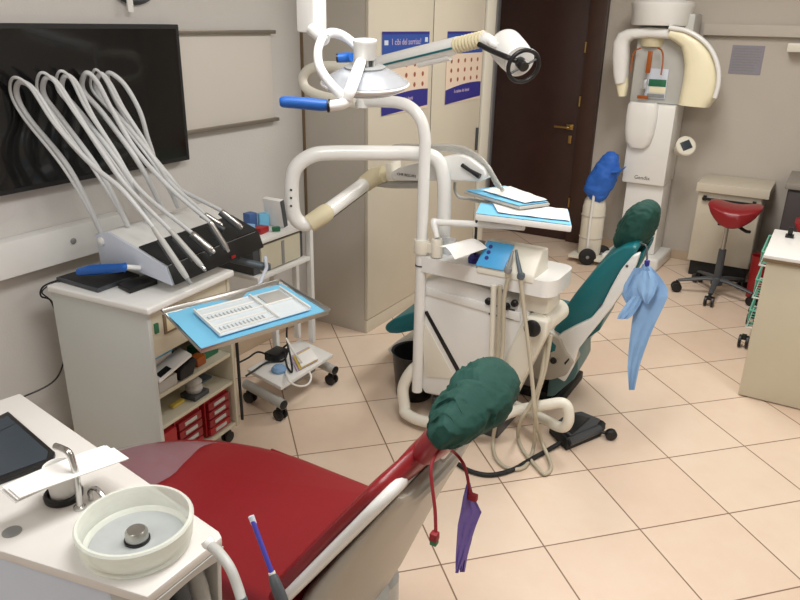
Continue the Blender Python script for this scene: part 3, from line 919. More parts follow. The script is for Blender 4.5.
def pad(z0, z1, outline, n=1, crown=.0):
    """soft slab from an outline (x,y): rounded edge top and bottom"""
    cx = sum(p[0] for p in outline) / len(outline)
    cy = sum(p[1] for p in outline) / len(outline)
    rings = []
    h = z1 - z0
    for t, ins in ((0, .04), (.08, .015), (.25, .002), (.5, .0), (.72, .002), (.9, .014), (.98, .03), (1.0, .05), (1.0 + crown, .12), (1.0 + crown * 1.6, .3)):
        ring = []
        for p in outline:
            d = V((cx - p[0], cy - p[1], 0))
            L = d.length
            ring.append(V((p[0], p[1], z0 + h * t)) + d * min(.95, ins / max(L, .05)))
        rings.append(ring)
    return rings


def round_outline(pts, rad, seg=6):
    out = []
    n = len(pts)
    for i in range(n):
        p, a, b = V((*pts[i], 0)), V((*pts[i - 1], 0)), V((*pts[(i + 1) % n], 0))
        r = min(rad[i], (a - p).length * .48, (b - p).length * .48)
        s, e = p + (a - p).normalized() * r, p + (b - p).normalized() * r
        for k in range(seg + 1):
            t = k / seg
            q = s * (1 - t) ** 2 + p * 2 * t * (1 - t) + e * t * t
            out.append((q.x, q.y))
    return out


so = round_outline([(-1.80, AY - .25), (-.83, AY - .26), (-.83, AY + .268), (-1.36, AY + .285), (-1.64, AY + .185), (-1.80, AY + .0)], [.14, .03, .03, .3, .16, .12])
MB().loft(pad(.40, .495, so, crown=.06)).build('seat_pad', 'red', rc)
# welt along the far edge
MB().tube([(-1.36, AY + .257, .484), (-1.1, AY + .252, .486), (-.86, AY + .248, .488)], .007, 8, 6).build('seat_welt', 'red', rc)
so2 = round_outline([(-1.70, AY - .20), (-.84, AY - .2), (-.84, AY + .2), (-1.70, AY + .17)], [.12, .06, .06, .12])
MB().loft([[V((p[0], p[1], .33)) for p in so2], [V((p[0], p[1], .40)) for p in so2]]).build('seat_frame', 'shell', rc)
ln = MB().lathe([(0, 0), (.20, 0), (.21, .02), (.19, .05), (.10, .07), (.08, .12), (.078, .33), (0, .33)], (-.87, AY + .10, 0), Z, 32)
ln.build('pedestal', 'lgrey', rc)
# backrest along its spine
B0, B1 = V((-.905, AY, .49)), V((-.615, AY, .908))
du = (B1 - B0).normalized()
fn_ = V((-du.z, 0, du.x))           # towards the sitter
SPL = (B1 - B0).length


def bk_ring(s, hw, t0, t1, wrap, n=36, p=3.2, dip=0.0):
    """cross section of the backrest at spine length s: half width hw, from t0 (rear) to t1 (front)"""
    c = B0 + du * s + fn_ * ((t0 + t1) / 2)
    ring = superring(c, Y * hw, fn_ * ((t1 - t0) / 2), p, n)
    return [q + fn_ * (wrap * (abs((q - c).y) / hw) ** 2) - du * dip * max(0, 1 - (abs((q - c).y) / .2) ** 2) for q in ring]


pads = [(-.06, .215, -.02, .02, .01), (-.03, .245, -.02, .038, .014), (.05, .256, -.02, .047, .016), (.18, .253, -.015, .047, .016), (.32, .248, -.012, .044, .016), (SPL - .09, .244, -.01, .042, .014),
        (SPL - .05, .240, -.01, .042, .014), (SPL - .022, .222, -.01, .04, .014), (SPL - .008, .19, -.009, .04, .01), (SPL + .006, .135, -.006, .045, .006), (SPL + .05, .10, -.004, .045, .002), (SPL + .075, .09, -.002, .02, 0), (SPL + .08, .06, .0, .014, 0)]
MB().loft([bk_ring(*a) for a in pads]).build('back_pad', 'red', rc)
edge = [(-.06, .22), (.05, .254), (.18, .252), (.32, .247), (SPL - .09, .243), (SPL - .05, .238), (SPL - .022, .222), (SPL - .01, .2), (SPL - .022, .16), (SPL - .055, .10)]
rim = []
for s, hw in edge:
    rim.append(B0 + du * s + fn_ * (.004) - Y * hw)
for s, hw in reversed(edge):
    rim.append(B0 + du * s + fn_ * (.004) + Y * hw)
MB().tube(rim, .014, 10, 5).build('white_trim', 'white', rc)
shs = [(-.30, .06, -.14, -.07, 0), (-.27, .11, -.17, -.05, 0), (-.20, .16, -.185, -.03, 0), (-.10, .205, -.18, -.012, .01), (.02, .238, -.155, -.01, .016), (.14, .246, -.125, -.01, .02), (.28, .243, -.09, -.01, .02), (SPL - .07, .233, -.058, -.01, .016, .01),
       (SPL - .03, .222, -.048, -.01, .012, .05), (SPL - .012, .205, -.04, -.01, .01, .075), (SPL - .006, .18, -.034, -.012, .004, .08)]
MB().loft([bk_ring(*a[:5], p=2.5, dip=a[5] if len(a) > 5 else 0) for a in shs]).build('back_shell', 'shell', rc)
# arm carrying the backrest
MB().tube([(-.80, AY - .02, .40), (-.86, AY, .30), (-.98, AY + .02, .26)], .06, 16, 6, .8).build('tilt_arm', 'lgrey', rc)
# headrest: bracket, bar and pad
HC = V((-.545, AY + .0, 1.03))
nk = B1 + du * .02
MB().box((-.012, -.04, -.06), (.012, .04, .09), .004, None).build('bracket', 'lgrey', rc).matrix_basis = Matrix.Translation(nk - V(rc.location) * 0 + du * .03 - fn_ * .02) @ Matrix(((fn_.x, 0, du.x, 0), (0, 1, 0, 0), (fn_.z, 0, du.z, 0), (0, 0, 0, 1)))
for s in (-1, 1):
    MB().tube([nk + Y * s * .055 - fn_ * .02, nk + Y * s * .055 + du * .10 - fn_ * .01], .012, 10, 1, .5).build('headrest_bar', 'white', rc)
hp_ = [superring(HC + du * (t - .012) - Y * .03, Y * (.13 * w) , fn_ * (.04 * w), 2.8, 28) for t, w in ((-.108, .55), (-.10, .8), (-.06, .9), (.01, .88), (.032, .7), (.038, .4))]
MB().loft(hp_).build('headrest_pad', 'red', rc)
tk = B1 + du * .035 + Y * -.10
# clear protective film over the foot end
g = []
for i in range(14):
    t = i / 13
    xx = -1.785 + .27 * t
    ye = .0 + .20 * t ** .8
    row = []
    for j in range(17):
        q_ = j / 16
        yy = AY - .225 + (.215 + ye) * q_
        zz = .5115 + .003 * noise.noise(V((xx * 14, yy * 9, 0))) + .002 * math.sin(yy * 60 + xx * 8) - .016 * q_ ** 10 - .012 * (1 - t) ** 8
        row.append(V((xx + .02 * math.sin(yy * 17) * t, yy, zz)))
    g.append(row)
solo('protective_film', MB().sheet(g, .001), 'film', 'crumpled clear plastic film over the foot end of the red chair', 'plastic film')


def cap(name, label, rings, seed, amp, m='green'):
    mb = MB()
    out = []
    fine = []
    for a, b in zip(rings, rings[1:]):
        fine += [[p.lerp(q_, t / 6) for p, q_ in zip(a, b)] for t in range(6)]
    fine.append(rings[-1])
    gather = sum(rings[0], V()) / len(rings[0])
    for r_ in fine:
        c = sum(r_, V()) / len(r_)
        rr = []
        for p in r_:
            d = (p - c)
            w_ = p - gather
            k = noise.noise(p * 12 + V((seed, 0, 0))) * .6 + (.5 - abs(noise.noise(V((w_.y * 46, (w_.x - w_.z) * 14, (w_.x + w_.z) * 20 + seed))))) * .9 - .2
            rr.append(p + (d.normalized() if d.length > 1e-6 else Z) * amp * k)
        out.append(rr)
    mb.loft(out)
    return solo(name, mb, m, label, 'headrest cover')


ca, cbv = Y, fn_
cr = []
for t, w, dth in ((-.082, .5, .034), (-.076, .8, .05), (-.06, .97, .058), (-.035, 1.03, .064), (-.01, 1.05, .067), (.015, 1.04, .066), (.036, .98, .06), (.05, .84, .05), (.058, .58, .034), (.061, .2, .012)):
    cr.append(superring(HC + du * (t + .008) + fn_ * .003 - Y * .01, Y * (.147 * w), fn_ * dth, 2.7, 110))
cr = [[p - du * ((p - HC).dot(du)) * .42 * min(1, max(0, -(p.y - HC.y) / .137)) - fn_ * ((p - HC).dot(fn_)) * .3 * min(1, max(0, -(p.y - HC.y) / .137)) for p in r_] for r_ in cr]
cap('headrest_cover', 'dark green crumpled cloth cover over the red chair headrest', cr, 3.1, .021)

# purple bib and its red cord hanging at the red chair neck
cd_ = thing('bib_cord', 'dark red bib cord hung round the red chair neck with end clips', 'bib cord', at(438, 480, d=1.5))
MB().tube([at(436, 538, d=1.40), at(435, 510, d=1.405), at(432, 485, d=1.41), at(431, 470, d=1.415), at(434, 458, d=1.43), at(441, 450, d=1.46), at(450, 450, d=1.52), at(456, 454, d=1.55), at(463, 463, d=1.54), at(467, 475, d=1.53), at(469, 487, d=1.53), at(471, 497, d=1.53)], .0035, 8, 7).build('cord', 'redcord', cd_)
e1 = at(434.5, 535, d=1.40)
MB().box(e1 + V((-.008, -.008, -.012)), e1 + V((.008, .008, .006)), .003).build('clip', 'redcord', cd_)
MB().box(e1 + V((-.007, -.007, -.022)), e1 + V((.007, .007, -.0125)), .002).build('clip_jaw', 'greenp', cd_)
e2 = at(473, 497, d=1.53)
MB().box(e2 + V((-.010, -.006, -.008)), e2 + V((.010, .006, .008)), .003).build('clip', 'redcord', cd_)


def drape(rows, th=.0015, nj=7, wav=.006, seed=0):
    """hanging sheet from rows of (left px, right px, y px, depth left, depth right)"""
    g = []
    R_ = []
    for k in range(len(rows) - 1):
        a, b = rows[k], rows[k + 1]
        for s in range(4):
            t = s / 4
            R_.append([a[i] + (b[i] - a[i]) * t for i in range(5)])
    R_.append(list(rows[-1]))
    for i, (xl, xr, yy, dl, dr_) in enumerate(R_):
        g.append([at(xl + (xr - xl) * j / nj, yy + (xr - xl) * .0 * j, d=dl + (dr_ - dl) * j / nj + wav * math.sin(j * 2.1 + i * .3 + seed)) for j in range(nj + 1)])
    return MB().sheet(g, th)


pb_ = thing('patient_bib', 'purple paper bib hanging folded from the red cord', 'bib', at(465, 573, d=1.52))
drape([(467, 470, 483, 1.53, 1.53), (463, 474, 497, 1.525, 1.545), (460.5, 481.5, 512, 1.52, 1.56), (458, 476, 525, 1.52, 1.555), (457, 471, 540, 1.52, 1.55), (456, 466, 556, 1.52, 1.54), (455.5, 458, 573, 1.52, 1.525)], wav=.003).build('front_panel', 'purple', pb_)
drape([(464, 474, 500, 1.54, 1.56), (463, 475, 520, 1.545, 1.57), (463, 471.5, 540, 1.545, 1.565), (461, 467.5, 555, 1.545, 1.56), (460, 464.5, 572, 1.545, 1.555)], wav=.003, seed=2).build('back_panel', 'purple', pb_)

# ------------------------------------------------------------------ operating lamp over the red chair
LD = 1.88
lm = thing('operating_lamp', 'white dish operating lamp with blue grips above the red chair', 'operating lamp', at(365, 80, d=LD))
lc = at(365, 76, d=LD)
axis = V((.06, -.10, 1)).normalized()
MB().lathe([(0, -.040), (.085, -.040), (.108, -.028), (.114, -.020), (.115, -.014), (.110, -.012), (.085, .006), (.062, .017), (.052, .020), (0, .020)], lc, axis, 56).build('reflector_dish', 'silver', lm)
MB().torus(lc - axis * .019, axis, .1135, .004, 48, 8).build('dish_rim', 'white', lm)
MB().lathe([(.024, .019), (.052, .019), (.054, .024), (.046, .028), (.024, .026)], lc, axis, 40).build('vent_ring', 'grey', lm)
MB().lathe([(0, .02), (.022, .02), (.022, .046), (0, .046)], lc, axis, 28).build('bulb_neck', 'dgrey', lm)
for k in range(8):
    t = 2 * PI * k / 8
    o = lc + V((math.cos(t) * .027, math.sin(t) * .027, .034))
    MB().box(o - V((.003, .003, .01)), o + V((.003, .003, .012)), .001).build('cooling_fin', 'lgrey', lm)
hb = at(363.5, 60, d=LD)
MB().lathe([(0, 0), (.027, 0), (.0295, .004), (.0295, .038), (.031, .040), (.031, .047), (.029, .049), (0, .049)], lc + axis * .042, axis, 40).build('hub', 'white', lm)
# post from the ceiling, elbow and fork
po = at(311, 12, d=LD + .06)
MB().box((po.x - .029, po.y - .029, po.z - .052), (po.x + .031, po.y + .031, 2.30), .008).build('post_cover', 'white', lm)
MB().box((po.x - .02, po.y - .02, 2.29), (po.x + .02, po.y + .02, H), .004).build('ceiling_post', 'white', lm)
MB().lathe([(0, 0), (.017, 0), (.017, .004), (0, .004)], po + V((.0, 0, -.057)), Z, 20).build('post_cap', 'lgrey', lm)
j0 = at(317, 33, d=LD + .03)
MB().tube([at(312, 30, d=LD + .05), j0, at(325, 40, d=LD + .01)], [.016, .018, .016], 16, 5).build('elbow', 'white', lm)
w0 = at(322, 38, d=LD)
MB().tube([w0, at(318, 50, d=LD - .06), at(319, 65, d=LD - .09), at(326, 78, d=LD - .11), at(336, 90, d=LD - .12), at(346, 99, d=LD - .12)], [.011, .011, .0115, .0115, .012, .012], 14, 6, 1.1).build('fork_arm', 'white', lm)
MB().tube([w0, at(331, 33, d=LD + .05), at(343, 36, d=LD + .09), at(355, 45, d=LD + .1), at(362, 55, d=LD + .09)], [.011, .012, .012, .011, .010], 14, 6, 1.1).build('fork_arm', 'white', lm)
MB().tube([at(361, 60, d=LD - .03), at(359, 66, d=LD - .075), at(354, 80, d=LD - .12), at(350, 91, d=LD - .135), at(347, 99, d=LD - .13)], [.014, .015, .0155, .0155, .013], 14, 6, .6).build('yoke_strap', 'white', lm)
MB().tube([at(350, 99, d=LD - .12), at(342, 104, d=LD - .125), at(329, 106, d=LD - .13)], [.013, .0135, .013], 16, 4).build('knuckle', 'white', lm)
MB().lathe([(0, 0), (.016, 0), (.016, .005), (0, .005)], at(330, 106, d=LD - .13), at(320, 105, d=LD - .13) - at(330, 106, d=LD - .13), 20).build('grip_ring', 'black', lm)
MB().tube([at(327, 105, d=LD - .13), at(320, 105, d=LD - .13), at(300, 103, d=LD - .13), at(284, 102, d=LD - .13), at(280, 102, d=LD - .13)], [.0135, .0145, .0145, .0135, .010], 18, 4).build('front_grip', 'blue', lm)
MB().tube([at(352, 57, d=LD + .09), at(347, 57.5, d=LD + .1), at(338, 58, d=LD + .1)], [.012, .0135, .0125], 16, 4).build('rear_grip', 'blue', lm)
MB().lathe([(0, 0), (.0115, 0), (.012, .006), (0, .008)], at(338.5, 58, d=LD + .1), at(330, 58.5, d=LD + .1) - at(338, 58, d=LD + .1), 16).build('grip_cap', 'black', lm)

# ------------------------------------------------------------------ central dental unit
UY = 2.66
un = thing('treatment_unit', 'white treatment unit with curved arms standing before the teal chair', 'dental unit', (-1.2, UY, 0))
F = lambda px, py, y=UY: at(px, py, y=y)
UD = .30
body = [F(416, 283), F(440, 277), F(470, 284), F(522, 303), F(530, 312), F(524, 330), F(505, 372), F(494, 394), F(470, 400), F(445, 398), F(424, 394), F(416, 380)]
for p in body:
    p.z = max(p.z, .10)
MB().prism(body, (0, UD, 0), .016, 3).build('body', 'white', un)
# recessed lower-left panel with a dark diagonal gap
MB().prism([F(424, 312, UY - .004), F(427, 311, UY - .004), F(463, 376, UY - .004), F(459, 377, UY - .004)], (0, .006, 0), .001).build('panel_gap', 'black', un)
MB().prism([F(422, 318, UY - .006), F(455, 379, UY - .006), F(424, 377, UY - .006)], (0, .008, 0), .003).build('corner_panel', 'warmwhite', un)
MB().prism([F(426, 287, UY - .008), F(520, 313, UY - .008), F(520, 322, UY - .008), F(426, 295, UY - .008)], (0, .01, 0), .004).build('front_rib', 'white', un)
for s_, (px, py) in enumerate(((489, 301), (507, 306), (515, 303))):
    q = F(px, py, UY - .004)
    MB().lathe([(0, 0), (.016, 0), (.015, .012), (.010, .016), (0, .016)], q, -Y, 18).build('knob', 'black', un)
MB().box(F(489, 312, UY) - V((.0, .006, .010)), F(515, 312, UY) + V((0, .001, .012)), .003).build('knob_bar', 'dgrey', un)
# stretched upper deck
deckz0, deckz1 = .765, .835
d0, d1 = F(423, 270), F(548, 301)
dk = [(-1.475, UY - .035), (-1.05, UY - .045), (-.86, UY - .045), (-.83, UY + .0), (-.83, UY + .22), (-1.47, UY + .25)]
dkr = round_outline(dk, [.03, .05, .04, .04, .06, .05])
MB().loft([[V((p[0], p[1], z_)) * 1 for p in dkr] for z_ in (deckz0, deckz0 + .008)] + [[V((p[0], p[1], deckz1))for p in dkr]]).build('deck', 'white', un)
MB().box((-.99, UY + .0, deckz0 - .09), (-.86, UY + .16, deckz0 - .001), .012).build('deck_bracket', 'warmwhite', un)
# control block: slanted box with the blue film
bA = [F(477, 277, UY - .03), F(487, 247, UY + .05)]
zA, zB = .845, .935
def blk(x0, x1, eps=0):
    return [V((x0, UY - .05 - eps, zA - .03)), V((x0, UY - .045 - eps, zA)), V((x0, UY + .03, zB + eps)), V((x0, UY + .10, zB + eps - .002)), V((x0, UY + .13, zA - .03))]
xa = at(476, 275, y=UY - .045).x
xb = at(503, 281, y=UY - .045).x
xc = at(533, 290, y=UY - .045).x
MB().prism(blk(xa, xc), (xc - xa, 0, 0), .008, 3).build('control_block', 'warmwhite', un)
fl_ = MB().prism([V((xa - .002, UY - .05, zA + .003)), V((xb, UY - .05, zA + .003)), V((xb + .01, UY + .027, zB + .004)), V((xa + .012, UY + .027, zB + .004))], (0, -.002, .002), .0005).build('blue_film', 'bluefilm', un)
for k in range(3):
    t = .35 + .22 * k
    p = V((xa + .035, UY - .05 + .077 * t - .003, zA + .005 + (zB - zA) * t))
    MB().lathe([(0, 0), (.009, 0), (.009, .0015), (0, .0015)], p, V((0, -.84, .54)), 14).build('button', 'indigo', fl_)
MB().box((xb + .05, UY - .006, zB - .062), (xc - .03, UY - .003, zB - .052), .001, None).build('block_slot', 'grey', un)
# hanging handpieces on the front of the block
for k, (pts_, mm) in enumerate((([(513, 251), (510, 262), (508, 270), (507, 277)], 'grey'), ([(516, 250), (518, 262), (521, 276), (521, 284)], 'bgrey'))):
    yy = UY - .085
    hx = thing('syringe', ('grey air syringe hanging at the blue panel of the treatment unit', 'blue grey scaler hanging on the white front of the treatment unit')[k], 'dental handpiece', at(*pts_[-1], y=yy))
    P_ = [at(*p, y=yy + (.06 if i == 0 else .035 if i == 1 else 0)) for i, p in enumerate(pts_)]
    MB().tube(P_[:3], [.005, .008, .010], 12, 4).build('handle', mm, hx)
    MB().lathe([(0, -.014), (.014, -.012), (.017, 0), (.014, .012), (0, .014)], P_[2], V((.2, 0, 1)), 16).build('ferrule', mm, hx)
    MB().tube(P_[2:], [.012, .009], 12, 2).build('hose_socket', 'hosebeige', hx)
# hoses from the handpieces looping on the floor
hA = [F(508, 278, UY - .085), F(504, 300, UY - .08), F(503, 340, UY - .075), F(500, 375, UY - .09), F(498, 410, UY - .10), at(493, 440, z=.03), at(496, 458, z=.012), at(508, 468, z=.012), at(524, 467, z=.012), at(533, 450, z=.02), F(535, 425, UY - .02), F(537, 398, UY), F(545, 370, UY + .02), F(551, 335, UY + .03)]
solo('spray_hose', MB().tube(hA, .0085, 10, 7), 'hosebeige', 'beige hose from the air syringe looping on the floor under the unit', 'hose', 'hoses of the treatment unit')
hB = [F(521, 284, UY - .085), F(524, 310, UY - .08), F(529, 350, UY - .09), F(533, 390, UY - .10), F(535, 415, UY - .10), at(541, 440, z=.06), at(551, 465, z=.012), at(545, 474, z=.012), at(536, 466, z=.012), at(523, 450, z=.012), at(518, 436, z=.02), F(521, 420, UY - .03), F(530, 405, UY - .02), F(539, 385, UY), F(545, 355, UY + .03), F(547, 335, UY + .05)]
solo('scaler_hose', MB().tube(hB, .0085, 10, 7), 'hosebeige', 'beige hose from the scaler crossing itself before the bumper tube', 'hose', 'hoses of the treatment unit')
for px in (494, 500):
    MB().tube([F(px, 285, UY - .06), F(px - 1, 320, UY - .055), F(px - 3, 372, UY - .05)], .013 if px == 494 else .009, 12, 3).build('drain_pipe', 'warmwhite' if px == 494 else 'hosebeige', un)
# pole with a curved top reaching left
pbx = -1.449
MB().tube([(pbx, UY - .015, .16), (pbx, UY - .015, .8), (pbx, UY - .015, 1.25), (pbx, UY - .015, 1.335), (pbx - .018, UY - .015, 1.405), (pbx - .065, UY - .015, 1.455), (pbx - .14, UY - .015, 1.475), (pbx - .31, UY - .01, 1.468)], .0245, 18, 6).build('pole', 'white', un)
MB().tube([at(358, 104, y=UY), at(335, 99, y=UY), at(316, 94, y=UY), at(305, 87, y=UY), at(303, 77, y=UY), at(310, 69, y=UY), at(326, 66, y=UY), at(350, 68, y=UY), at(368, 74, y=UY)], .021, 14, 6).build('return_tube', 'warmwhite', un)
cl = V((pbx, UY - .015, .875))
MB().lathe([(.025, -.03), (.033, -.03), (.034, -.026), (.034, .026), (.033, .03), (.025, .03)], cl, Z, 24).build('pole_clamp', 'warmwhite', un)
cl2 = cl + V((.075, -.0, .005))
MB().lathe([(0, -.04), (.024, -.04), (.025, -.034), (.025, .034), (.022, .04), (0, .04)], cl2, Z, 24).box(cl + V((.026, -.012, -.022)), cl2 + V((-.02, .012, .016)), .003).build('arm_clamp', 'warmwhite', un)
MB().lathe([(.0245, 0), (.027, 0), (.027, .006), (.0245, .006)], (pbx, UY - .015, .785), Z, 24).build('pole_seam', 'dgrey', un)
# large loop arm behind the pole
LY = 2.78
def L_(px, py, y=None):
    return at(px, py, y=(LY - .42 * min(1, max(0, (440 - px) / 148))) if y is None else y)


MB().tube([L_(442, 262), L_(444, 215), L_(444, 180), L_(437, 160), L_(420, 154), L_(380, 153), L_(330, 153), L_(311, 156), L_(297, 166), L_(292, 180), L_(292, 203), L_(295, 217), L_(303, 224), L_(313, 222)], .0315, 18, 6).build('loop_arm', 'white', un)
for py in (190, 198, 206):
    q = L_(291, py) + (CAM - L_(291, py)).normalized() * .035
    MB().lathe([(0, 0), (.005, 0), (.005, .003), (0, .003)], q, (q - CAM) * -1, 10).build('screw', 'black', un)
b1, b2 = L_(320, 217), L_(366, 183, LY + .04)
bt_ = (b2 - b1)
MB().tube([L_(309, 224), b1 + bt_ * .05, b1 + bt_ * .12], [.038, .041, .040], 20, 4).build('rubber_boot', 'cream', un)
MB().tube([b1 + bt_ * .1, b1 + bt_ * .95], .034, 18, 1).build('spring_arm', 'white', un)
nn = bt_.normalized()
dnv = V((.5, -.4, -1))
dnv = (dnv - nn * dnv.dot(nn)).normalized()
MB().tube([b1 + bt_ * .12 + dnv * .034, b1 + bt_ * .94 + dnv * .034], .004, 8, 1).build('dark_seam', 'dgrey', un)
MB().tube([b1 + bt_ * .92, b2, L_(376, 176, LY + .06), L_(384, 174, LY + .06)], [.036, .041, .042, .038], 20, 4).build('rubber_boot', 'cream', un)
HY = LY + .06
Hh = lambda px, py, y=HY - .04: at(px, py, y=y)
MB().prism([Hh(385, 163), Hh(391, 163), Hh(392, 180), Hh(386, 180)], (0, .09, 0), .006).build('pivot_block', 'warmwhite', un)
MB().prism([Hh(391, 172), Hh(400, 167), Hh(425, 161), Hh(449, 156), Hh(460, 155), Hh(468, 158), Hh(483, 169), Hh(486, 175), Hh(484, 180), Hh(478, 182), Hh(450, 181), Hh(392, 181)], (0, .085, 0), .008, 3).build('arm_housing', 'white', un)
MB().tube([Hh(376, 183, HY + .02), Hh(392, 184.5, HY + .02), Hh(418, 184.5, HY + .02), Hh(424, 184, HY + .02)], [.016, .018, .018, .015], 14, 4).build('under_rail', 'lgrey', un)
MB().tube([Hh(462, 165, HY - .05), Hh(470, 170.5, HY - .055), Hh(480, 176.5, HY - .055)], [.009, .008, .012], 12, 3).build('brake_handle', 'black', un)
lettering('CHR BELLAN', .017, at(397, 175, y=HY - .0415), X, Z, 'dgrey', un)
for k in range(4):
    o = k * 1.8
    MB().tube([L_(388, 150 + o * .4, HY + .03), Hh(398, 145.5 + o, HY + .02), Hh(430, 146 + o, HY), Hh(452, 146 + o, HY), Hh(466, 149 + o, HY), Hh(480, 158 + o, HY), Hh(489, 168 + o * .8, HY - .01), Hh(496, 180 + o, HY - .03), Hh(503, 191 - o * .4, HY - .05)], .0085 - .001 * k, 10, 7).build('clear_hose', 'tube', un)
MB().tube([Hh(455, 182, HY + .03), Hh(455, 190, HY + .03), Hh(459, 197, HY + .03), Hh(470, 199, HY + .03)], .007, 10, 5).build('tray_hook', 'lgrey', un)
# small tray arm from the pole clamp
T2 = UY + .03
MB().tube([cl2 + V((0, 0, .045)), at(434, 222, y=T2 - .03), at(441, 222.5, y=T2 - .02), at(490, 225, y=T2), at(524, 227, y=T2)], [.012, .015, .0145, .0145, .0145], 14, 4).build('tray_arm', 'white', un)
MB().box(V((at(488, 226, y=T2).x, T2 - .03, 1.0375)), V((at(524, 226, y=T2).x, T2 + .03, 1.051)), .004).build('tray_carrier', 'lgrey', un)
# bumper tube around the foot of the unit
bp = [V((-1.43, UY + .06, .30)), V((-1.48, UY + .0, .26)), V((-1.515, UY - .03, .17)), V((-1.495, UY - .05, .08)), V((-1.47, UY - .07, .055)), V((-1.35, UY - .08, .055)), V((-1.1, UY - .06, .12)), at(515, 411, y=UY + .0), at(545, 405, y=UY + .04), at(562, 403, y=UY + .06), at(568, 409, y=UY + .06), at(568, 422, y=UY + .06), at(560, 427, y=UY + .08), at(536, 415, y=UY + .18), at(512, 404, y=UY + .24)]
for p in bp:
    p.z = max(p.z, .03)
MB().tube(bp, [.028] * 4 + [.027] * 2 + [.024] * 9, 16, 6).build('bumper_tube', 'warmwhite', un)
MB().box((-1.40, UY + .04, 0), (-1.05, UY + .28, .12), .01).build('foot_block', 'dgrey', un)
# lamp arm and rear lamp of the central unit
ra_ = thing('examination_lamp', 'white examination lamp with black ring handle on a striped arm before the dark door', 'examination lamp', at(500, 55, y=UY))
pe = V((pbx - .31, UY - .01, 1.462))
MB().lathe([(0, -.02), (.03, -.02), (.031, .01), (.022, .02), (.02, .19), (0, .19)], pe, Z, 24).build('pivot_post', 'white', ra_)
m0, m1 = at(372, 66, y=UY), at(458, 45, y=UY - .1)
mt = m1 - m0
MB().tube([m0, m0 + mt * .06, m0 + mt * .5, m1], [.022, .026, .026, .025], 16, 3, 1.25).build('beam', 'white', ra_)
dv_ = V((0, -1, 0))
k1 = mt.normalized()
side = (CAM - (m0 + m1) / 2)
side = (side - k1 * side.dot(k1)).normalized()
up_ = k1.cross(side)
up_ = up_ if up_.z > 0 else -up_
MB().tube([m0 + mt * .2 + side * .026 - up_ * .006, m0 + mt * .98 + side * .0255 - up_ * .006], .0042, 8, 1).build('green_stripe', 'teal', ra_)
MB().tube([m0 + mt * .55 - up_ * .035, m0 + mt * .9 - up_ * .036], [.014, .013], 12, 1).build('tension_cover', 'white', ra_)
for k in range(9):
    q = m0 + mt * (.99 + .033 * k)
    MB().torus(q, k1, .0245, .0055, 24, 8).build('boot_rib', 'cream', ra_)
MB().tube([m0 + mt * .97, m0 + mt * 1.27], .025, 18, 1).build('boot', 'cream', ra_)
e0 = m0 + mt * 1.26
MB().tube([e0, at(487, 40, y=UY - .14), at(491, 41, y=UY - .15), at(493, 44, y=UY - .155), at(499, 46, y=UY - .16)], [.024, .024, .018, .014, .012], 16, 4).build('elbow', 'white', ra_)
hc = at(509, 50, y=UY - .16)
h1, h2 = at(507, 47.5, d=2.60), at(519, 61, d=2.51)
ha = (h2 - h1).normalized()
hl = (h2 - h1).length
MB().lathe([(0, -.045), (.036, -.043), (.053, -.032), (.061, -.016), (.062, 0), (.060, hl * .6), (.056, hl), (.052, hl + .004), (0, hl + .002)], h1, ha, 40).build('lamp_head', 'white', ra_)
MB().torus(h2 + ha * .045, ha, .056, .0075, 40, 10).build('ring_handle', 'black', ra_)
MB().lathe([(0, 0), (.017, 0), (.019, .01), (.019, .045), (.016, .05), (0, .05)], h2 + ha * .003, ha, 24).build('hub_knob', 'black', ra_)
pbv = ha.orthogonal().normalized()
for k in range(2):
    sgn = (-1) ** k
    q = h2 + ha * .045
    MB().tube([q + sgn * pbv * .02, q + sgn * pbv * .056], .004, 8, 1).build('spoke', 'dgrey', ra_)
MB().tube([at(479, 44.5, y=UY - .17), at(490, 50, y=UY - .2), at(504, 56, d=2.47), at(517, 61, d=2.45)], .0095, 10, 4).build('brake_bar', 'black', ra_)

# trays at the central unit
TB = 1.078
fr = [at(475, 214, z=TB), at(572, 226, z=TB), at(569, 211, z=TB), at(480, 203, z=TB)]
t1 = thing('bracket_tray', 'front white tray with blue liner and paper over the treatment unit', 'tray', sum(fr, V()) / 4)
MB().prism([p - V((0, 0, .026)) for p in fr], (0, 0, .026), .006).build('tray_base', 'white', t1)
cf = sum(fr, V()) / 4
g = [[fr[0] * (1 - a) * (1 - b) + fr[1] * a * (1 - b) + fr[3] * (1 - a) * b + fr[2] * a * b + V((0, 0, .002 + .003 * abs(noise.noise(V((a * 5, b * 4, 2)))))) for a in [.01 + .98 * i / 14 for i in range(15)]] for b in [.02 + .95 * j / 6 for j in range(7)]]
solo('blue_tray_paper', MB().sheet(g, .001), 'bluesheet', 'blue liner sheet on the front tray of the treatment unit', 'tray liner')
g = [[fr[0] * (1 - a) * (1 - b) + fr[1] * a * (1 - b) + fr[3] * (1 - a) * b + fr[2] * a * b + V((0, 0, .0085 + .006 * abs(noise.noise(V((a * 6, b * 5, 7)))))) for a in [(.24 - .1 * j / 6) + (.98 - .24 + .1 * j / 6) * i / 14 for i in range(15)]] for j, b in enumerate([.17 + .80 * j / 6 for j in range(7)])]
solo('white_tray_paper', MB().sheet(g, .001), 'paper', 'white paper sheet lying on the blue liner of the front tray', 'paper sheet')
TB2 = 1.075
rr = [at(464, 191, z=TB2 + .03), at(520, 207, z=TB2 + .03), at(550, 203, z=TB2 + .03), at(505, 186, z=TB2 + .03)]
t2 = thing('rear_tray', 'rear white tray under the clear hoses beside the dark door', 'tray', sum(rr, V()) / 4)
MB().prism([p - V((0, 0, .012)) for p in rr], (0, 0, .012), .003).build('tray_base', 'lgrey', t2)
ctr = sum(rr, V()) / 4
hk = Hh(470, 199, HY + .03)
